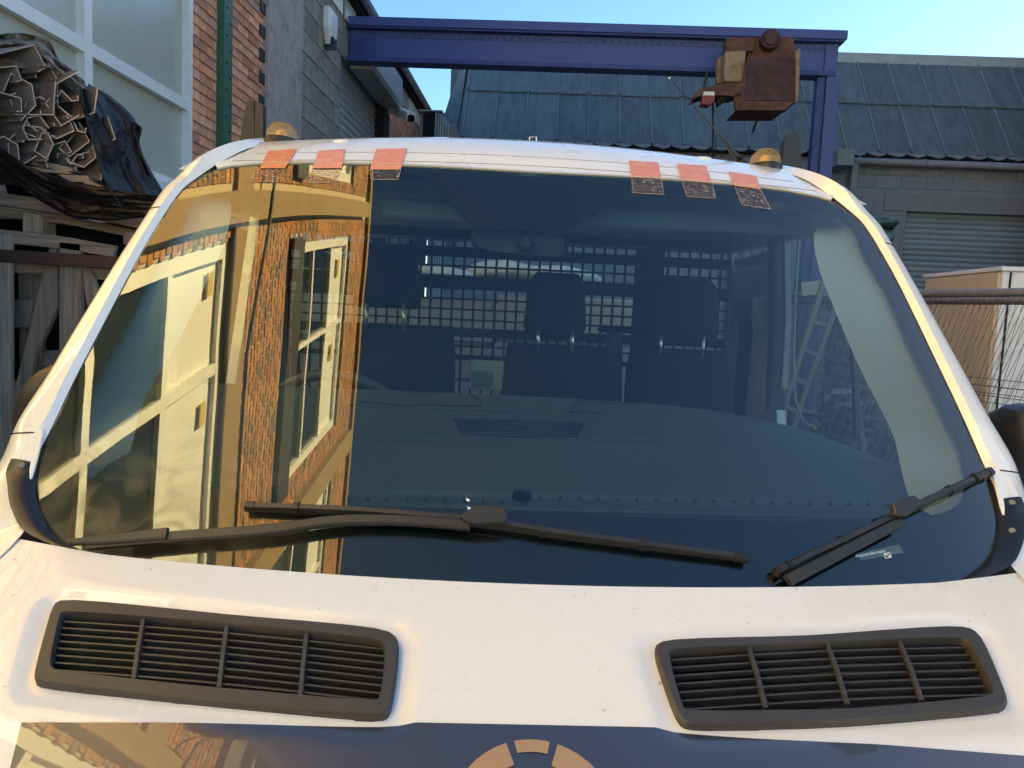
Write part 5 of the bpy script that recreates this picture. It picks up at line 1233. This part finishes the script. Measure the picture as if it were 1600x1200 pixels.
drape('plastic_sheet', [(-40, 50), (0, 54), (40, 53), (75, 62), (92, 90), (112, 108), (132, 128)], [(-40, 104), (0, 104), (40, 106), (74, 106), (95, 118), (115, 128), (136, 140)], 3.0, 2.84, M_bag2, 'crumpled grey brown plastic wrap over the top of the steel bundle', nu=26, amp=.03, fs=(5, 14), seed=17)
b = MB(); rows = []
for j in range(16):
    t = j/15; r_ = []
    for i in range(18):
        u = i/17; c0 = Q(-40+170*u, 56+70*u*u, 3.0+1.6*t); c0.z += -.15*t+.02*noise.noise(c0*5); r_.append(c0)
    rows.append(r_)
b.grid(rows); tag(b.build('plastic_sheet', M_bag2, smooth=True), 'flat run of plastic wrap along the back of the steel bundle', 'plastic sheet')
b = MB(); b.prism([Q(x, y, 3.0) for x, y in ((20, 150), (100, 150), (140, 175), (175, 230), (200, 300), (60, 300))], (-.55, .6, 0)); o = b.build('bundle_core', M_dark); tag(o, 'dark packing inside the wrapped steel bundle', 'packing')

# ------------------------------------------------------------------ RIGHT: cabinet, fence, wrapped stack
cx0 = 3.0; cy0 = 5.2; cz = ony(1534, 415, cy0).z
cb_ = empty('steel_cabinet', (3.8, 5.6, 0), 'large white steel cabinet with warm light painted on its left side behind the mesh fence', 'cabinet')
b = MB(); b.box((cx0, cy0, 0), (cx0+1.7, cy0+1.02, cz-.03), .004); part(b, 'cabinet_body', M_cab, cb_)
b = MB(); b.box((cx0-.02, cy0-.02, cz-.03), (cx0+1.72, cy0+1.04, cz), .004); part(b, 'cabinet_top', M_cab, cb_)
b = MB(); b.box((cx0+.045, cy0-.006, .02), (cx0+.057, cy0-.001, cz-.035)); part(b, 'panel_joint', M_dark, cb_)
b = MB(); b.box((cx0+.90, cy0-.006, .02), (cx0+.912, cy0-.001, cz-.035)); part(b, 'panel_joint', M_dark, cb_)
b = MB(); b.box((cx0-.012, cy0+.03, .02), (cx0-.001, cy0+1.0, cz-.035)); part(b, 'warm_lit_side', M_warmlit, cb_)  # left face of the white cabinet, warm bounced light put into its colour
def fence(p0, p1, ztop, lean, label, nw, seed):
    rnd_ = random.Random(seed); p0 = Vector(p0); p1 = Vector(p1); dx = (p1-p0)
    e = empty('mesh_fence_panel', (p0+p1)/2*1.0, label, 'fence', 'mesh fence panels beside the truck')
    e.location.z = 0; ROOTOFF[e.name] = tuple(-Vector(e.location))
    dn = Vector((-lean, .02, -1)).normalized(); Ln = ztop/abs(dn.z)-.02
    def F(u, v): return Vector((p0.x, p0.y, ztop))+dx*u+dn*v
    b = MB(); b.tube([F(-.01, 0), F(1.01, 0)], .021, 12); part(b, 'top_tube', M_tube, e, smooth=True)
    b = MB(); b.tube([F(0, 0), F(0, Ln)], .02, 10); part(b, 'post', M_tube, e, smooth=True)
    b = MB(); b.tube([F(1, 0), F(1, Ln)], .02, 10); part(b, 'post', M_tube, e, smooth=True)
    b = MB(); b.tube([F(0, Ln), F(1, Ln)], .02, 10); part(b, 'bottom_tube', M_tube, e, smooth=True)
    for k in range(nw):
        u = (k+.5)/nw; j1, j2, j3 = [rnd_.uniform(-.006, .006) for _ in range(3)]
        b = MB(); b.tube([F(u, .0), F(u+j1, Ln*.3), F(u+j2, Ln*.65), F(u+j3*.5, Ln)], .0015, 4, cap=False); part(b, 'vertical_wire', M_wire, e)
    for v in (.42, .455, .50, .92, .97, 1.42, 1.46):
        b = MB(); b.tube([F(0, v), F(.5, v+.006), F(1, v)], .0018, 4, cap=False); part(b, 'horizontal_wire', M_wire, e)
fence((1.50, 5.45, 0), (2.75, 1.9, 0), 2.05, .36, 'leaning wire mesh fence panel with a scuffed top tube, nearest the truck', 118, 1)
fence((1.62, 5.45, 0), (2.86, 2.1, 0), 2.02, .20, 'steeper wire mesh fence panel just behind the leaning one', 96, 2)
ld = empty('step_ladder', (1.75, 4.9, 0), 'aluminium step ladder standing beyond the right door window', 'ladder')
LY = 4.6
def LQ(x, y, Y=LY): return ony(x, y, Y)
M_alu = mat('aluminium', (.12, .135, .14), .4, metal=.4)
for p_ in ([(1290, 430), (1236, 600), (1200, 720)], [(1322, 432), (1262, 600), (1215, 740)], [(1300, 425), (1330, 560), (1350, 720)]):
    b = MB(); b.sweep([LQ(*q_) for q_ in p_], Vector((0, -1, 0)), .035, .02); part(b, 'rail', M_alu, ld)
for t in (.1, .25, .4, .55, .7, .85):
    b = MB(); b.sweep([LQ(1290-90*t, 430+290*t), LQ(1322-107*t, 432+308*t)], Vector((0, -1, 0)), .03, .015); part(b, 'tread', M_alu, ld)
b = MB(); b.prism([LQ(1252, 441), LQ(1283, 438), LQ(1282, 460), LQ(1254, 462)], (0, .01, 0)); part(b, 'label_plate', M_pipe, ld)
tf = MB(); tf.tube([LQ(1235, 640, 5.0), LQ(1285, 650, 5.0), LQ(1292, 618, 5.0), LQ(1300, 612, 5.0), LQ(1340, 612, 5.0)], .02, 8); tf.tube([LQ(1300, 660, 5.0), LQ(1308, 634, 5.0), LQ(1345, 630, 5.0)], .018, 8)
tag(tf.build('bent_tube_frame', M_tube, smooth=True), 'bent grey steel tube frame low behind the ladder and fence', 'tube frame')
# green wrapped stack
gs = empty('wrapped_stack', (3.7, 8.6, 0), 'tall stack of packs in green plastic wrap beside the back roller shutter', 'wrapped stack')
zz = 0.0; top_z = ony(1388, 338, 8.0).z; k = 0; x0, x1 = ony(1350, 380, 8.0).x, ony(1406, 380, 8.0).x
while zz < top_z:
    hgt = .11+.05*((k*37) % 5)/5; rows = []
    for j in range(7):
        ph = j/6*math.pi; rr = []
        for i in range(28):
            th_ = 2*math.pi*i/28; cx_, sx_ = math.cos(th_), math.sin(th_); r1 = .9+.1*math.sin(ph)
            p = Vector(((x0+x1)/2+(x1-x0)/2*r1*math.copysign(abs(cx_)**.35, cx_)*(1-.1*(k % 3 == 1)), 8.5+.5*r1*math.copysign(abs(sx_)**.35, sx_), zz+hgt*j/6)); p += Vector((noise.noise(p*7), noise.noise(p*9), noise.noise(p*8)*.5))*.04; rr.append(p)
        rows.append(rr)
    b = MB(); b.grid(rows, cu=True); b.poly(rows[-1]); part(b, 'wrapped_pack', M_gbag, gs, smooth=True); zz += hgt+.015; k += 1

# purge unused and finish
for m in list(bpy.data.meshes):
    if m.users == 0: bpy.data.meshes.remove(m)
for o in bpy.data.objects:
    if '_o' in o.keys(): del o['_o']
